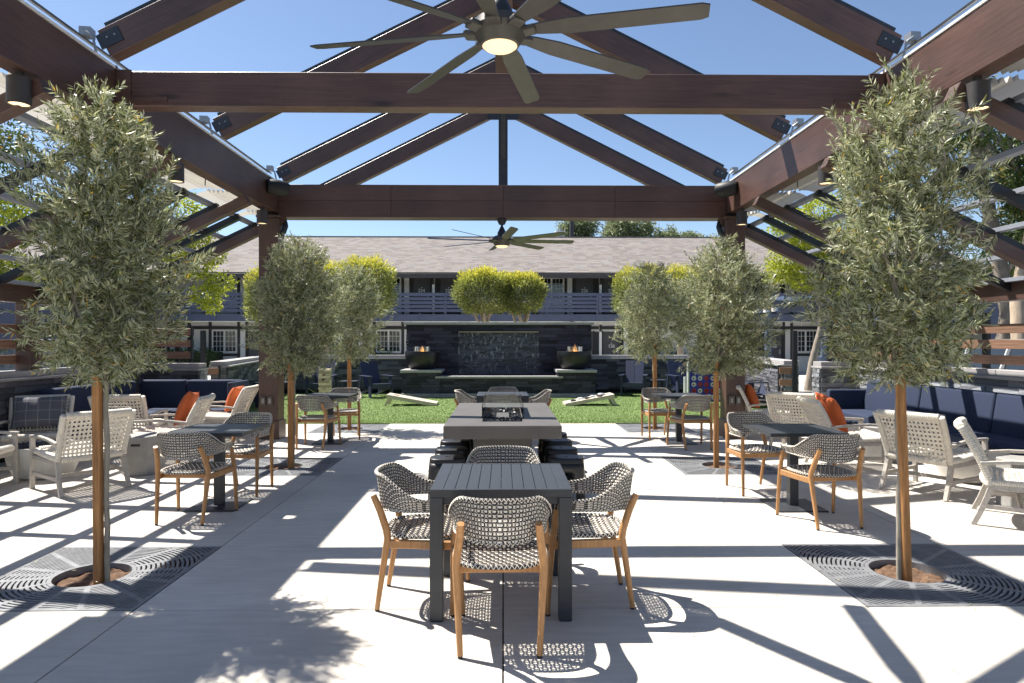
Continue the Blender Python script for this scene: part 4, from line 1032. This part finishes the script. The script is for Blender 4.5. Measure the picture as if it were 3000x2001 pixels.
def blobs_in(c, R3, n, r):
    return [(c[0]+random.uniform(-1, 1)*R3[0], c[1]+random.uniform(-1, 1)*R3[1], c[2]+random.uniform(-1, 1)*R3[2], r*random.uniform(.7, 1.2), r*random.uniform(.7, 1.2), r*random.uniform(.55, .9)) for _ in range(n)]
leafy('lime_tree', 'yellow-green leafy tree with pale branches left of the hotel windows', (-11.0, 20.5, -.1), [(0, 0, 0), (.15, 0, 1.2), (.6, 0, 2.2), (1.1, 0, 3.2)],
      [(1.9, 0, 3.1, .62, .6, .42), (2.3, .1, 3.5, .5, .5, .4), (1.5, 0, 4.0, .7, .7, .5), (.7, .3, 4.6, .9, .8, .7), (1.6, 0, 4.9, .7, .7, .5), (2.0, .2, 2.75, .35, .4, .22), (1.0, 0, 5.7, .9, .8, .7), (-.4, 0, 5.2, 1.0, .9, .8), (2.15, 0, 4.35, .45, .45, .4)], lime_m, 9000, .10, .55, .13)
leafy('lime_tree', 'yellow-green leafy tree with leaning trunk behind the right gate', (9.9, 21.5, -.1), [(0, 0, 0), (.15, 0, 1.0), (.45, 0, 2.2), (.55, 0, 3.4)],
      [(-.5, 0, 4.4, .9, .8, .7), (.2, 0, 5.0, 1.0, .9, .8), (-.9, 0, 3.9, .6, .6, .45), (.9, 0, 4.3, .8, .8, .6), (.6, .2, 5.9, 1.0, .8, .7), (1.3, 0, 3.7, .7, .7, .4), (-.1, 0, 3.6, .6, .5, .35), (1.9, 0, 5.2, .9, .8, .6), (-.6, 0, 5.5, .8, .7, .6)], lime_m, 13000, .10, .55, .15)
leafy('lime_tree', 'yellow-green tree beyond the left side roof', (-14.5, 17.5, -.1), [(0, 0, 0), (.2, 0, 2), (.4, 0, 4)], blobs_in((.5, 0, 4.4), (1.6, 1, 1.1), 9, .95), lime_m, 8000, .11, .55, .16)
leafy('shade_tree', 'large dark green tree seen through the left side roof', (-17.5, 19, -.1), [(0, 0, 0), (.2, 0, 3), (.6, 0, 6)], blobs_in((.6, 0, 7.2), (2.6, 2.2, 2.6), 16, 1.25), green_m, 15000, .16, .36, .24)
leafy('shade_tree', 'tall green tree far behind the left fence', (-24, 27, -.1), [(0, 0, 0), (.2, 0, 3), (.4, 0, 6)], blobs_in((.5, 0, 7), (3.2, 2, 2.6), 14, 1.5), green_m, 10000, .2, .4, .24)
leafy('tall_tree', 'tall pale-trunked tree seen through the right side roof', (14.6, 19.5, -.1), [(0, 0, 0), (.35, 0, 2.5), (-.1, 0, 5), (-.7, 0, 7.6), (-1.0, 0, 9.4)], blobs_in((-.3, 0, 7.4), (2.2, 1.6, 2.9), 17, .95), green_m, 14000, .17, .3, .25)
leafy('tall_tree', 'broad green tree at the right edge beyond the fence', (19, 22, -.1), [(0, 0, 0), (.2, 0, 3), (.2, 0, 6)], blobs_in((-.4, 0, 6.5), (3.2, 2, 3.2), 18, 1.3), green_m, 14000, .19, .34, .25)
leafy('lime_tree', 'light green tree behind the parked cars on the right', (13.0, 24.5, -.1), [(0, 0, 0), (.1, 0, 1.6), (.2, 0, 3)], blobs_in((.4, 0, 3.9), (1.9, 1.2, .9), 9, .9), lime_m, 8000, .12, .5, .15)
leafy('paperbark_tree', 'thick pale shaggy trunk standing at the right edge', (14.3, 18.2, -.1), [(0, 0, 0), (.05, 0, 1.5), (-.05, 0, 3.0), (.3, 0, 4.6), (.6, 0, 6)], blobs_in((.8, 0, 6.4), (1.2, 1, .8), 6, .8), green_m, 4000, .15, .3, .30, None, bark_p)
for k, (x, y, z, r_) in enumerate(((7.5, 62, 10.2, 2.6), (11, 60, 10.3, 2.8), (14.6, 61, 9.9, 2.6), (17.8, 62, 9.2, 1.9))):
    leafy('far_tree', ['leftmost grey-green treetop above the hotel roof', 'second grey-green treetop above the hotel roof', 'third grey-green treetop above the hotel roof', 'rightmost small treetop above the hotel roof'][k], (x, y, -.1), [(0, 0, 0), (0, 0, 4), (0, 0, 8)], [(random.uniform(-.5, .5)*r_, random.uniform(-.4, .4)*r_, z+1.5+random.uniform(-.7, .3)*r_, r_*random.uniform(.4, .65), r_*.5, r_*random.uniform(.4, .6)) for _ in range(9)], far_m, 9000, .30, .4, .25, 'treetops beyond the roof')
def topiary(x, y, label, w, zc, hz, dens=7000):
    r = thing('topiary_tree', label, 'tree', (x, y, -.1), 0, 'clipped topiary trees behind the fountain')
    m = MB()
    limb(m, (0, 0, 0), (0, 0, 2.02), .13, .11, 10, .01, 6)
    for k in range(5):
        a = k*1.45+.4; limb(m, (math.cos(a)*.03, math.sin(a)*.03, 1.95), (math.cos(a)*.42, math.sin(a)*.3, zc-hz*.35), .065, .035, 8, .05, 6)
    m.build('trunk', bark_p, r, smooth=60)
    n = dens; d = nrmz(rng.normal(size=(n, 3))); e = 2.7
    k = (np.abs(d)**e).sum(1)**(-1/e); rad = rng.uniform(.3, 1, n)**.33
    bm_ = 1+.09*np.sin(d[:, 0]*7+x*3)*np.sin(d[:, 2]*6+x)+.06*np.sin(d[:, 1]*9+d[:, 0]*5)+.05*rng.normal(size=n)*(rad > .85)
    p = d*(k*rad*bm_)[:, None]*np.array([w, w*.85, hz])+np.array([0, 0, zc])
    D = d+rng.normal(size=(n, 3))*.5+np.array([0, 0, .5])
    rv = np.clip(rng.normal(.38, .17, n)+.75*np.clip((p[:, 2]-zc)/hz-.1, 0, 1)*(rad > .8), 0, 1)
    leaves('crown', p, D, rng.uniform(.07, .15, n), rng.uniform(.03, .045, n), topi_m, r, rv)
topiary(-.72, 24, 'left of the two clipped topiary trees above the water wall', 1.02, 3.48, .76, 12000)
topiary(.62, 24.2, 'right of the two clipped topiary trees above the water wall', .86, 3.42, .70, 10500)
topiary(-4.75, 23, 'clipped topiary tree behind the far left olive', .98, 3.55, .98, 8500); topiary(-6.2, 23.5, 'clipped topiary tree left of the one behind the far olive', .95, 3.5, .95, 7000)
topiary(-8.15, 23.6, 'clipped topiary tree peeping out beside the left timber post', .9, 3.25, 1.0, 8000)
topiary(5.0, 24, 'clipped topiary tree behind the far right olive', 1.0, 3.4, .95, 8000); topiary(6.4, 24, 'clipped topiary tree between the two right olives', .95, 3.4, .95, 7000)
# ---------------------------------------------------------------- things on the turf
def adirondack(x, y, rz, label, first=[None]):
    if first[0] is None:
        r = thing('adirondack_chair', '', 'chair', (0, 0, 0), 0, 'navy adirondack chairs on the turf')
        for s in (-1, 1):
            MB().add([(s*.005, -.24, .30), (s*.24, -.24, .30), (s*.27, -.60, 1.0), (s*.005, -.60, 1.0), (s*.005, -.27, .30), (s*.24, -.27, .30), (s*.27, -.63, 1.0), (s*.005, -.63, 1.0)],
                     [(0, 1, 2, 3), (7, 6, 5, 4), (0, 4, 5, 1), (1, 5, 6, 2), (2, 6, 7, 3), (3, 7, 4, 0)]).build('back_plank', ad_navy, r)
            MB().prism([(s*.27, -.42), (s*.38, -.42), (s*.40, .36), (s*.27, .36)][::s], .585, .61).build('arm', ad_navy, r)
            MB().add([(s*.29, .30, .585), (s*.29, .16, .585), (s*.31, .22, .012), (s*.31, .36, .012), (s*.325, .30, .585), (s*.325, .16, .585), (s*.345, .22, .012), (s*.345, .36, .012)],
                     [(0, 1, 2, 3), (7, 6, 5, 4), (0, 4, 5, 1), (1, 5, 6, 2), (2, 6, 7, 3), (3, 7, 4, 0)]).build('front_leg', ad_navy, r)
            MB().add([(s*.26, .30, .38), (s*.26, .30, .26), (s*.26, -.62, .012), (s*.26, -.75, .012), (s*.29, .30, .38), (s*.29, .30, .26), (s*.29, -.62, .012), (s*.29, -.75, .012)],
                     [(0, 1, 2, 3), (7, 6, 5, 4), (0, 4, 5, 1), (1, 5, 6, 2), (2, 6, 7, 3), (3, 7, 4, 0)]).build('side_rail', ad_navy, r)
            MB().bar((s*.30, -.41, .58), (s*.30, -.50, .10), .03, .07).build('back_brace', ad_navy, r)
        for k in range(4):
            yy = -.17+.145*k; MB().bar((-.26, yy, .285+.032*k), (.26, yy, .285+.032*k), .135, .022).build('seat_slat', ad_navy, r)
        MB().bar((-.29, .315, .33), (.29, .315, .33), .022, .12).build('front_slat', ad_navy, r)
        first[0] = r; r.location = (x, y, .012); r.rotation_euler = (0, 0, rz); r['label'] = label; return r
    return dup(first[0], (x, y, .012), rz, label)
adirondack(-3.55, 18.75, R(215), 'navy adirondack chair beside the left fire pedestal'); adirondack(-5.15, 18.9, R(178), 'navy adirondack chair behind the wooden block tower')
adirondack(-6.0, 16.0, R(-92), 'navy adirondack chair seen side-on beside the left timber post'); adirondack(3.75, 19.1, R(165), 'shaded navy adirondack chair right of the right fire pedestal')
adirondack(5.15, 18.9, R(190), 'sunlit navy adirondack chair between the right olive and the disc game'); adirondack(6.0, 15.9, R(100), 'navy adirondack chair seen side-on behind the right timber post')
for x, y, lb in ((-4.3, 18.7, 'small navy side table left of the left adirondack chair'), (-6.0, 18.3, 'small navy side table near the left post'), (4.45, 19.1, 'small navy side table between the two right adirondack chairs')):
    t = thing('small_side_table', lb, 'side table', (x, y, .012), 0, 'small navy side tables on the turf')
    MB().box(-.23, .23, -.2, .2, .44, .465).build('top', ad_navy, t, .004)
    for sx in (-1, 1):
        MB().bar((sx*.14, -.12, .44), (sx*.2, -.14, 0), .03, .06).build('leg', ad_navy, t); MB().bar((sx*.14, .12, .44), (sx*.2, .14, 0), .03, .06).build('leg', ad_navy, t)
def cornhole(x, y, rz, label, bags):
    t = thing('cornhole_board', label, 'game board', (x, y, .012), rz)
    a = math.atan2(.24, 1.2)
    def pt(u, w, dz=0): return (u, w, .06+.22*(u/1.2)+dz)
    hole = (1.0, 0, .076)
    m = MB(); n = 24; sq = []
    ring = [(1.0+.076*math.cos(2*math.pi*k/n), .076*math.sin(2*math.pi*k/n)) for k in range(n)]
    outer = []
    for k in range(n):
        c_, s_ = math.cos(2*math.pi*k/n), math.sin(2*math.pi*k/n); q = max(abs(c_), abs(s_)); outer.append((1.0+.17*c_/q, .17*s_/q))
    for zz in (0, -.014):
        o = len(m.v); m.v += [pt(u, w, zz) for u, w in ring]+[pt(u, w, zz) for u, w in outer]
        m.f += [(o+k, o+n+k, o+n+(k+1) % n, o+(k+1) % n) for k in range(n)]
        for (u0, u1, w0, w1) in ((0, .83, -.30, .30), (1.17, 1.2, -.30, .30), (.83, 1.17, -.30, -.17), (.83, 1.17, .17, .30)):
            o = len(m.v); m.v += [pt(u0, w0, zz), pt(u1, w0, zz), pt(u1, w1, zz), pt(u0, w1, zz)]; m.f.append((o, o+1, o+2, o+3))
    m.build('deck', pale_wood, t)
    for w in (-.298, .298): MB().bar(pt(.0, w, -.05), pt(1.2, w, -.05), .02, .07).build('side_rail', pale_wood, t)
    for u in (0.006, 1.19): MB().bar(pt(u, -.285, -.05), pt(u, .285, -.05), .02, .07).build('end_rail', pale_wood, t)
    for w in (-.27, .27): MB().bar(pt(1.12, w, -.03), (1.24, w, 0), .035, .06).build('leg', pale_wood, t)
    if bags:
        for k, (u, w) in enumerate(((.22, -.1), (.42, .05), (.55, -.12), (.72, .02), (.86, -.16), (.95, .12))):
            b = MB(); b.grid(lambda p, q: ((p-.5)*.15, (q-.5)*.15, .03*max(0, (1-(2*p-1)**4)*(1-(2*q-1)**4))**.5), 8, 8); b.grid(lambda p, q: ((p-.5)*.15, (q-.5)*.15, -.012*max(0, (1-(2*p-1)**4)*(1-(2*q-1)**4))**.5), 8, 8)
            p = Matrix.Rotation(rz, 4, 'Z') @ Vector(pt(u, w, .014))
            tag(b.build('bean_bag', (bag_k, bag_w)[k % 2], None, smooth=180, loc=(p.x+x, p.y+y, p.z+.012), rot=(0, 0, rz+k)), ['lowest', 'second', 'third', 'fourth', 'fifth', 'topmost'][k]+f' {("black", "grey")[k % 2]} bean bag on the right cornhole board', 'bean bag', 'bean bags on the board')
bag_k = M('black_canvas', (.03, .03, .035), .9); bag_w = M('grey_canvas', (.38, .39, .41), .9)
cornhole(-1.62, 16.45, R(181), 'pale wooden cornhole board sloping down to the right', False); cornhole(1.50, 16.40, R(2), 'pale wooden cornhole board with bean bags sloping down to the left', True)
jt = thing('block_tower', 'stacked tower of pale wooden blocks on the turf', 'block game', (-4.05, 15.2, .012))
for k in range(18):
    for q in range(3):
        if random.random() < .12 and q == 1: continue
        o = (q-1)*.079+random.uniform(-.006, .006)
        if k % 2: cube('block', jenga_m, jt, (o, random.uniform(-.012, .012), .026+.0522*k), (.077, .235, .051))
        else: cube('block', jenga_m, jt, (random.uniform(-.012, .012), o, .026+.0522*k), (.235, .077, .051))
c4 = thing('disc_game', 'giant blue four-in-a-row board with red and white discs', 'game board', (5.02, 15.9, .012), R(-2))
pit = .150; nc, nr_ = 7, 6; bw, bh = nc*pit+.05, nr_*pit+.03; z0 = .14
fr = MB(); n = 24
for sd_y in (-.045, .045):
    for i in range(nc):
        for j in range(nr_):
            cx_, cz_ = -bw/2+.025+pit*(i+.5), z0+.015+pit*(j+.5); o = len(fr.v)
            for k in range(n):
                c_, s_ = math.cos(2*math.pi*k/n), math.sin(2*math.pi*k/n); q = max(abs(c_), abs(s_))
                fr.v += [(cx_+.060*c_, sd_y, cz_+.060*s_), (cx_+pit/2*c_/q, sd_y, cz_+pit/2*s_/q), (cx_+.060*c_, sd_y*.35, cz_+.060*s_)]
            fr.f += [(o+3*k, o+3*k+1, o+3*((k+1) % n)+1, o+3*((k+1) % n)) for k in range(n)]+[(o+3*k, o+3*((k+1) % n), o+3*((k+1) % n)+2, o+3*k+2) for k in range(n)]
fr.build('board', blue_pl, c4, smooth=30)
for x0, x1, za, zb in ((-bw/2, -bw/2+.025, z0, z0+bh), (bw/2-.025, bw/2, z0, z0+bh), (-bw/2, bw/2, z0-.02, z0+.014), (-bw/2, bw/2, z0+bh-.015, z0+bh)): MB().box(x0, x1, -.05, .05, za, zb).build('rim', blue_pl, c4, .003)
for s in (-1, 1):
    MB().tube([(s*(bw/2+.03), 0, 0), (s*(bw/2+.03), 0, z0+bh+.02)], .03, 12).build('upright', white_pl, c4, smooth=40)
    MB().tube([(s*(bw/2+.035), -.35, .03), (s*(bw/2+.035), .35, .03)], .03, 12).build('foot', white_pl, c4, smooth=40)
MB().tube([(-bw/2-.12, -.05, 0), (-bw/2-.12, -.05, .72)], .028, 12).build('disc_holder', white_pl, c4, smooth=40)
PAT = ['RWOWW..', 'RWRWW..', 'WRRRW..', 'WWRRWR.']
grid_ = {0: 'RORWWRW', 1: 'RWRRWRR', 2: 'WRRWRWW', 3: 'WWRWWR.', 4: '..WW.W.', 5: '.......'}
for j in range(nr_):
    for i in range(nc):
        ch_ = grid_[j][i]
        if ch_ == '.': continue
        MB().lathe([(.022, -.009), (.066, -.009), (.066, .009), (.022, .009), (.022, -.009)], 24).build('disc', {'R': red_pl, 'W': white_pl, 'O': orange}[ch_], c4, smooth=40, loc=(-bw/2+.025+pit*(i+.5), 0, z0+.015+pit*(j+.5)), rot=(R(90), 0, 0))

# ---------------------------------------------------------------- hotel
ho = thing('hotel_building', 'two-storey motel wing with shingle roof, slate-blue balcony and numbered doors', 'building')
FY2 = 34.8; XA, XB = -30.0, 24.0
MB().box(XA, XB, FY2, FY2+8, -.1, 2.62).build('wall', stucco, ho); MB().box(XA, XB, FY2+.003, FY2+8, 2.90, 5.0).build('wall', stucco, ho)
# roof as a flat sheet tilted about the eave
ang = math.atan2(7.79-4.93, 40-33.0); sl_ = math.hypot(7.79-4.93, 40-33.0)
MB().box(XA-1, XB+1, 0, sl_, -.10, 0).build('roof', shing, ho, loc=(0, 33.0, 5.0), rot=(ang, 0, 0))
MB().box(XA-1, XB+1, 40, 47, 7.6, 7.72).build('roof_back', shing, ho)
rc = MB()
for k in range(220): x = XA+k*.25; rc.box(x, x+.235, 39.83, 40.15, 7.80, 7.865)
tag(rc.build('ridge_tile', shing, ho), kind='stuff')
MB().box(XA-1, XB+1, 32.94, 33.04, 4.72, 4.93).build('gutter', timber_d, ho, .01); MB().box(XA, XB, 33.04, FY2, 4.98, 5.02).build('soffit', timber_d, ho)
MB().box(XA, XB, 33.28, FY2+.1, 2.63, 2.90).build('balcony_floor', timber_d, ho)
MB().box(XA, XB, 33.22, 33.279, 2.60, 2.93).build('balcony_fascia', rail_m, ho)
for k in range(-12, 9):
    x = -5.41+2.53*k
    cube('rail_post', rail_m, ho, (x, 33.27, 3.45), (.11, .10, 1.08))
    cube('batten', rail_m, ho, (x, 33.207, 2.775), (.09, .03, .35)); cube('batten', rail_m, ho, (x+1.265, 33.207, 2.80), (.09, .03, .40))
    for j in range(5):
        cube('rail_board', rail_m, ho, (x+1.265, 33.25, 3.12+.195*j+(.02 if j == 4 else 0)), (2.41, .045, .148 if j < 4 else .165))
def window(x0, x1, z0, z1, nm='window'):
    w = cube('window', frame_w, ho, ((x0+x1)/2, FY2-.03, (z0+z1)/2), (1, 1, 1))
    bpy.data.objects.remove(w); m = MB(); t = .07
    m.box(x0, x1, FY2-.06, FY2-.0, z0, z0+t); m.box(x0, x1, FY2-.06, FY2, z1-t, z1); m.box(x0, x0+t, FY2-.058, FY2, z0+t, z1-t); m.box(x1-t, x1, FY2-.058, FY2, z0+t, z1-t)
    xm = (x0+x1)/2; m.box(xm-.045, xm+.045, FY2-.058, FY2, z0+t, z1-t)
    w = m.build('window', frame_w, ho)
    for a, b in ((x0+t, xm-.045), (xm+.045, x1-t)):
        MB().box(a, b, FY2-.02, FY2-.012, z0+t, z1-t).build('pane', pane_m, w)
        mm = MB()
        for q in (1, 2): mm.box(a+(b-a)*q/3-.009, a+(b-a)*q/3+.009, FY2-.045, FY2-.022, z0+t, z1-t)
        for q in (1, 2, 3): z = z0+t+(z1-z0-2*t)*q/4; mm.box(a, b, FY2-.044, FY2-.023, z-.009, z+.009)
        mm.build('muntin', frame_w, w)
        sm = MB(); ns = 9
        for q in range(ns):
            z = z0+t+(z1-z0-2*t)*(q+.5)/ns; sm.box(a+.03, b-.03, FY2-.0115, FY2-.004, z-.012, z+.02)
        sm.build('shutter_slat', shutter, w)
def door(x0, x1, z0, num):
    d = cube('door', door_m, ho, ((x0+x1)/2, FY2-.05, z0+1.02), (x1-x0, .05, 2.04))
    d.scale = (1, 1, 1); me = MB().box(-(x1-x0)/2, (x1-x0)/2, -.025, .025, -1.02, 1.02).mesh('door'); me.materials.append(door_m); d.data = me
    for s in (-1, 1): cube('door_jamb', timber_d, ho, ((x0+x1)/2+s*((x1-x0)/2+.045), FY2-.07, z0+1.05), (.085, .11, 2.12))
    hd = MB().box(.30, .375, -.06, -.027, -.13, .12).bar((.335, -.08, -.02), (.25, -.08, -.02), .018, .018).build('handle', galv, d)
    if num:
        tc = bpy.data.curves.new('number', 'FONT'); tc.body = num; tc.size = .24; tc.align_x = 'CENTER'; tc.extrude = .004; tc.offset = .006
        to = bpy.data.objects.new('tmp', tc); COL.objects.link(to); me = bpy.data.meshes.new_from_object(to); bpy.data.objects.remove(to)
        me.materials.append(white_pl); obj('number', me, None, d, (0, -.032, .22), (R(90), 0, 0))
        em = MB(); em.add([(-.045, -.03, .44), (0, -.03, .50), (.045, -.03, .44), (.028, -.03, .44), (0, -.03, .475), (-.028, -.03, .44)], [(0, 1, 4, 5), (1, 2, 3, 4)]).box(-.02, .02, -.031, -.027, .43, .45); em.build('emblem', white_pl, d)
nums = {-1: ('222', '223', '121', '122'), 0: ('224', '225', '123', '124'), 1: ('226', '227', '125', '126'), 2: ('228', '229', '127', '128')}
for k in range(-3, 4):
    c = -3.54+8.5*k
    if c < XA+3 or c > XB-3: continue
    nn = nums.get(k if k != 1 else 1, ('', '', '', ''))
    for z0, up in ((2.905, 1), (.02, 0)):
        zt = 4.98 if up else 2.60
        door(c-1.14, c-.27, z0, nn[0] if up else nn[2]); door(c+.27, c+1.14, z0, nn[1] if up else nn[3])
        # dark recess panel round the doors, white pilasters, timber framing
        for s in (-1, 1):
            cube('timber', timber_d, ho, (c+s*1.285, FY2-.02, (z0+zt)/2), (.12, .05, zt-z0)); cube('pilaster', frame_w, ho, (c+s*1.48, FY2-.025, (z0+zt)/2), (.26, .06, zt-z0)); cube('timber', timber_d, ho, (c+s*1.68, FY2-.035, (z0+zt)/2), (.14, .07, zt-z0))
            w0, w1 = sorted((c+s*1.78, c+s*3.08)); window(w0, w1, (3.75 if up else 1.0), (4.93 if up else 2.18))
            cube('timber', timber_d, ho, (c+s*3.17, FY2-.03, (z0+zt)/2), (.14, .06, zt-z0))
            if not up: cube('timber', timber_d, ho, (c+s*2.43, FY2-.028, .88), (1.34, .055, .14))
        cube('door_panel', timber_d, ho, (c, FY2-.006, z0+1.03), (2.42, .022, 2.08))
        cube('post_cover', frame_w, ho, (c, 33.9, (z0+zt)/2), (.12, .12, zt-z0))
        cube('wall_lamp', black_steel, ho, (c, 33.81, zt-.35), (.11, .06, .34))
        cube('timber', timber_d, ho, (c, FY2-.04, (4.96 if up else 2.29)), (8.5, .075, .10 if up else .16))
    cube('timber', timber_d, ho, (c+4.25, FY2-.03, 1.28), (.16, .06, 2.6))
    for s in (-1, 1): MB().bar((c+s*3.3, FY2-.03, 3.0), (c+s*4.15, FY2-.03, 4.0), .04, .14).build('brace', timber_d, ho)
vt = thing('roof_vent', 'white metal vent pipe on the hotel roof ridge', 'vent', (3.45, 40.3, 7.74)); MB().lathe([(0, 0), (.28, 0), (.28, .42), (.34, .44), (.34, .50), (0, .55)], 20).build('pipe', white_pl, vt, smooth=40); MB().lathe([(0, .55), (.06, .55), (.06, .7), (0, .7)], 10).build('finial', galv, vt)
up_ = thing('utility_pole', 'dark utility pole behind the hotel roof beside the vent', 'pole', (4.75, 46, -.1)); MB().tube([(0, 0, 0), (0, 0, 11)], [.2, .15], 12).build('shaft', timber_d, up_, smooth=40); MB().bar((-.5, 0, 10.9), (.5, 0, 10.9), .1, .12).build('crossarm', timber_d, up_)
# left-hand neighbour seen dark through the side opening
nb = thing('side_building', 'dark navy building behind the left fence', 'building'); MB().box(-27, -19, 24, 33, -.1, 4.0).build('wall', rail_m, nb); MB().box(-27.4, -18.6, 23.4, 33.4, 4.0, 4.25).build('roof', shing, nb)
for k in range(4):
    w = MB().box(-26.2+1.9*k, -25+1.9*k, 23.93, 23.99, 1.0, 2.4).build('window', frame_w, nb); MB().box(-26.1+1.9*k, -25.1+1.9*k, 23.91, 23.925, 1.1, 2.3).build('pane', pane_m, w)
nb2 = thing('side_building', 'dark blue building behind the cars on the right', 'building'); MB().box(17, 30, 29, 38, -.1, 4.6).build('wall', rail_m, nb2); MB().box(16.4, 30.4, 28.2, 38.4, 4.6, 4.9).build('roof', shing, nb2)
for k in range(5):
    w = MB().box(17.6+2.2*k, 19+2.2*k, 28.93, 28.99, 1.0, 3.6).build('window', rail_m, nb2); MB().box(17.7+2.2*k, 18.9+2.2*k, 28.91, 28.925, 1.1, 3.5).build('pane', pane_m, w)
# hedges and planting
def hedge(x0, x1, y, h, label, n):
    r = thing('hedge', label, 'hedge', ((x0+x1)/2, y, -.1)); w = (x1-x0)/2
    p = np.stack([rng.uniform(-w, w, n), rng.uniform(-.45, .45, n), rng.uniform(0, h, n)], 1); p[:, 2] += .08*np.sin(p[:, 0]*5)
    leaves('foliage', p, rng.normal(size=(n, 3))+np.array([0, -.3, .6]), rng.uniform(.08, .14, n), rng.uniform(.05, .08, n), hedge_m, r, rng.random(n))
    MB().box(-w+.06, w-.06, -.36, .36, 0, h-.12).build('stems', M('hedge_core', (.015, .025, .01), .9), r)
hedge(-18.6, -13.9, 33.0, 1.28, 'clipped green hedge under the left ground-floor windows', 4500); hedge(-8.6, -5.6, 33.6, 1.12, 'low hedge under the window behind the far left olive', 3000); hedge(6.3, 10.4, 33.5, 1.05, 'low hedge right of the door numbered 126', 3000)
hedge(-7.8, -6.4, 29, 1.55, 'leafy shrub beside the window left of the fountain', 1800)
# trellis porch
tr = thing('trellis_porch', 'slate-blue trellis porch with arch behind the right gate', 'porch', (11.0, 26, -.1))
tb_ = M('trellis_blue', (.085, .12, .19), .5, .1)
for x in (-.6, 1.6):
    cube('post', tb_, tr, (x, 0, 1.5), (.2, .2, 2.9)); cube('post_base', tb_, tr, (x, 0, .55), (.34, .34, 1.1))
MB().bar((-1.1, 0, 3.12), (2.1, 0, 3.12), .12, .34).build('beam', rail_m, tr)
for k in range(9): MB().bar((-.95+.36*k, -.7, 3.36), (-.95+.36*k, 1.4, 3.36), .06, .12).build('rafter', tb_, tr)
for k in range(5): MB().bar((-1.05+.16*k, -.55, 2.86+.02*k), (-1.05+.16*k, .3, 2.86+.02*k), .07, .16).build('rafter_tail', frame_w if k % 2 else tb_, tr)
ac = MB()
for k in range(12):
    a0, a1 = math.pi*k/12, math.pi*(k+1)/12
    ac.bar((.5-1.0*math.cos(a0), 0, 2.2+.75*math.sin(a0)), (.5-1.0*math.cos(a1), 0, 2.2+.75*math.sin(a1)), .1, .16)
ac.build('arch', rail_m, tr)

# ---------------------------------------------------------------- parked cars
def car(x, y, rz, paint, label):
    r = thing('parked_car', label, 'car', (x, y, -.12), rz, 'cars parked behind the right fence')
    def sec(pr, hw): return [(u, hw*w, z) for u, z, w in pr]
    body = [(-2.3, .45, .9), (-2.33, .8, .97), (-2.25, 1.02, .96), (-1.2, 1.06, 1), (1.0, 1.05, 1), (1.9, .98, .95), (2.3, .80, .88), (2.34, .5, .86), (2.2, .30, .86), (-2.2, .32, .9)]
    n = len(body); m = MB(); V = []
    for hw, zsh in ((-.93, 0), (-.80, .03), (.80, .03), (.93, 0)): V += [(u, hw*w, z+(zsh if z > .9 else 0)) for u, z, w in body]
    m.add(V, [(j*n+i, j*n+(i+1) % n, (j+1)*n+(i+1) % n, (j+1)*n+i) for j in range(3) for i in range(n)]+[tuple(range(n)), tuple(range(4*n-1, 3*n-1, -1))]); m.build('body', paint, r, .03, 2, 50)
    cab = [(-2.15, 1.03, .86), (-1.85, 1.55, .74), (-1.5, 1.70, .68), (.1, 1.72, .68), (.45, 1.62, .70), (1.15, 1.05, .86)]
    n = len(cab); V = [(u, -w, z) for u, z, w in cab]+[(u, w, z) for u, z, w in cab]
    MB().add(V, [(i, i+1, n+i+1, n+i) for i in range(n-1)]+[tuple(range(n-1, -1, -1)), tuple(range(n, 2*n))]).build('glasshouse', pane_m, r, .02, 2, 40)
    MB().add([(-1.8, -.71, 1.6), (-1.45, -.67, 1.725), (.1, -.67, 1.745), (.45, -.69, 1.66), (-1.8, .71, 1.6), (-1.45, .67, 1.725), (.1, .67, 1.745), (.45, .69, 1.66)], [(0, 1, 5, 4), (1, 2, 6, 5), (2, 3, 7, 6)]).build('roof_panel', paint, r, smooth=40)
    for s in (-1, 1):
        for u0, u1 in ((-.62, -.70), (.42, .35)): MB().bar((u0, s*.885, 1.05), (u1, s*.70, 1.69), .07, .05).build('pillar', paint, r)
        for u in (-1.4, 1.42):
            w = MB().lathe([(0, -.11), (.30, -.11), (.34, -.08), (.34, .08), (.30, .11), (0, .11)], 24).build('wheel', rubber, r, smooth=40, loc=(u, s*.83, .34), rot=(R(90), 0, 0))
            MB().lathe([(0, -.115), (.2, -.118), (.21, -.10)], 16).build('rim', galv, w); MB().lathe([(0, .115), (.2, .118), (.21, .10)], 16).build('rim', galv, w)
        cube('handle', black_steel, r, (-.45, s*.945, .90), (.16, .03, .03)); cube('handle', black_steel, r, (.55, s*.945, .90), (.16, .03, .03))
        cube('headlight', white_pl, r, (2.2, s*.66, .82), (.16, .3, .12)); cube('tail_light', red_pl, r, (-2.29, s*.75, .9), (.08, .16, .2))
car(10.3, 13.2, R(92), car_w, 'white sport utility vehicle behind the right slat fence'); car(10.6, 18.6, R(90), car_s, 'silver car farther back behind the right slat fence')
car(-10.6, 15.5, R(-90), car_s, 'silver car in shade behind the left slat fence')
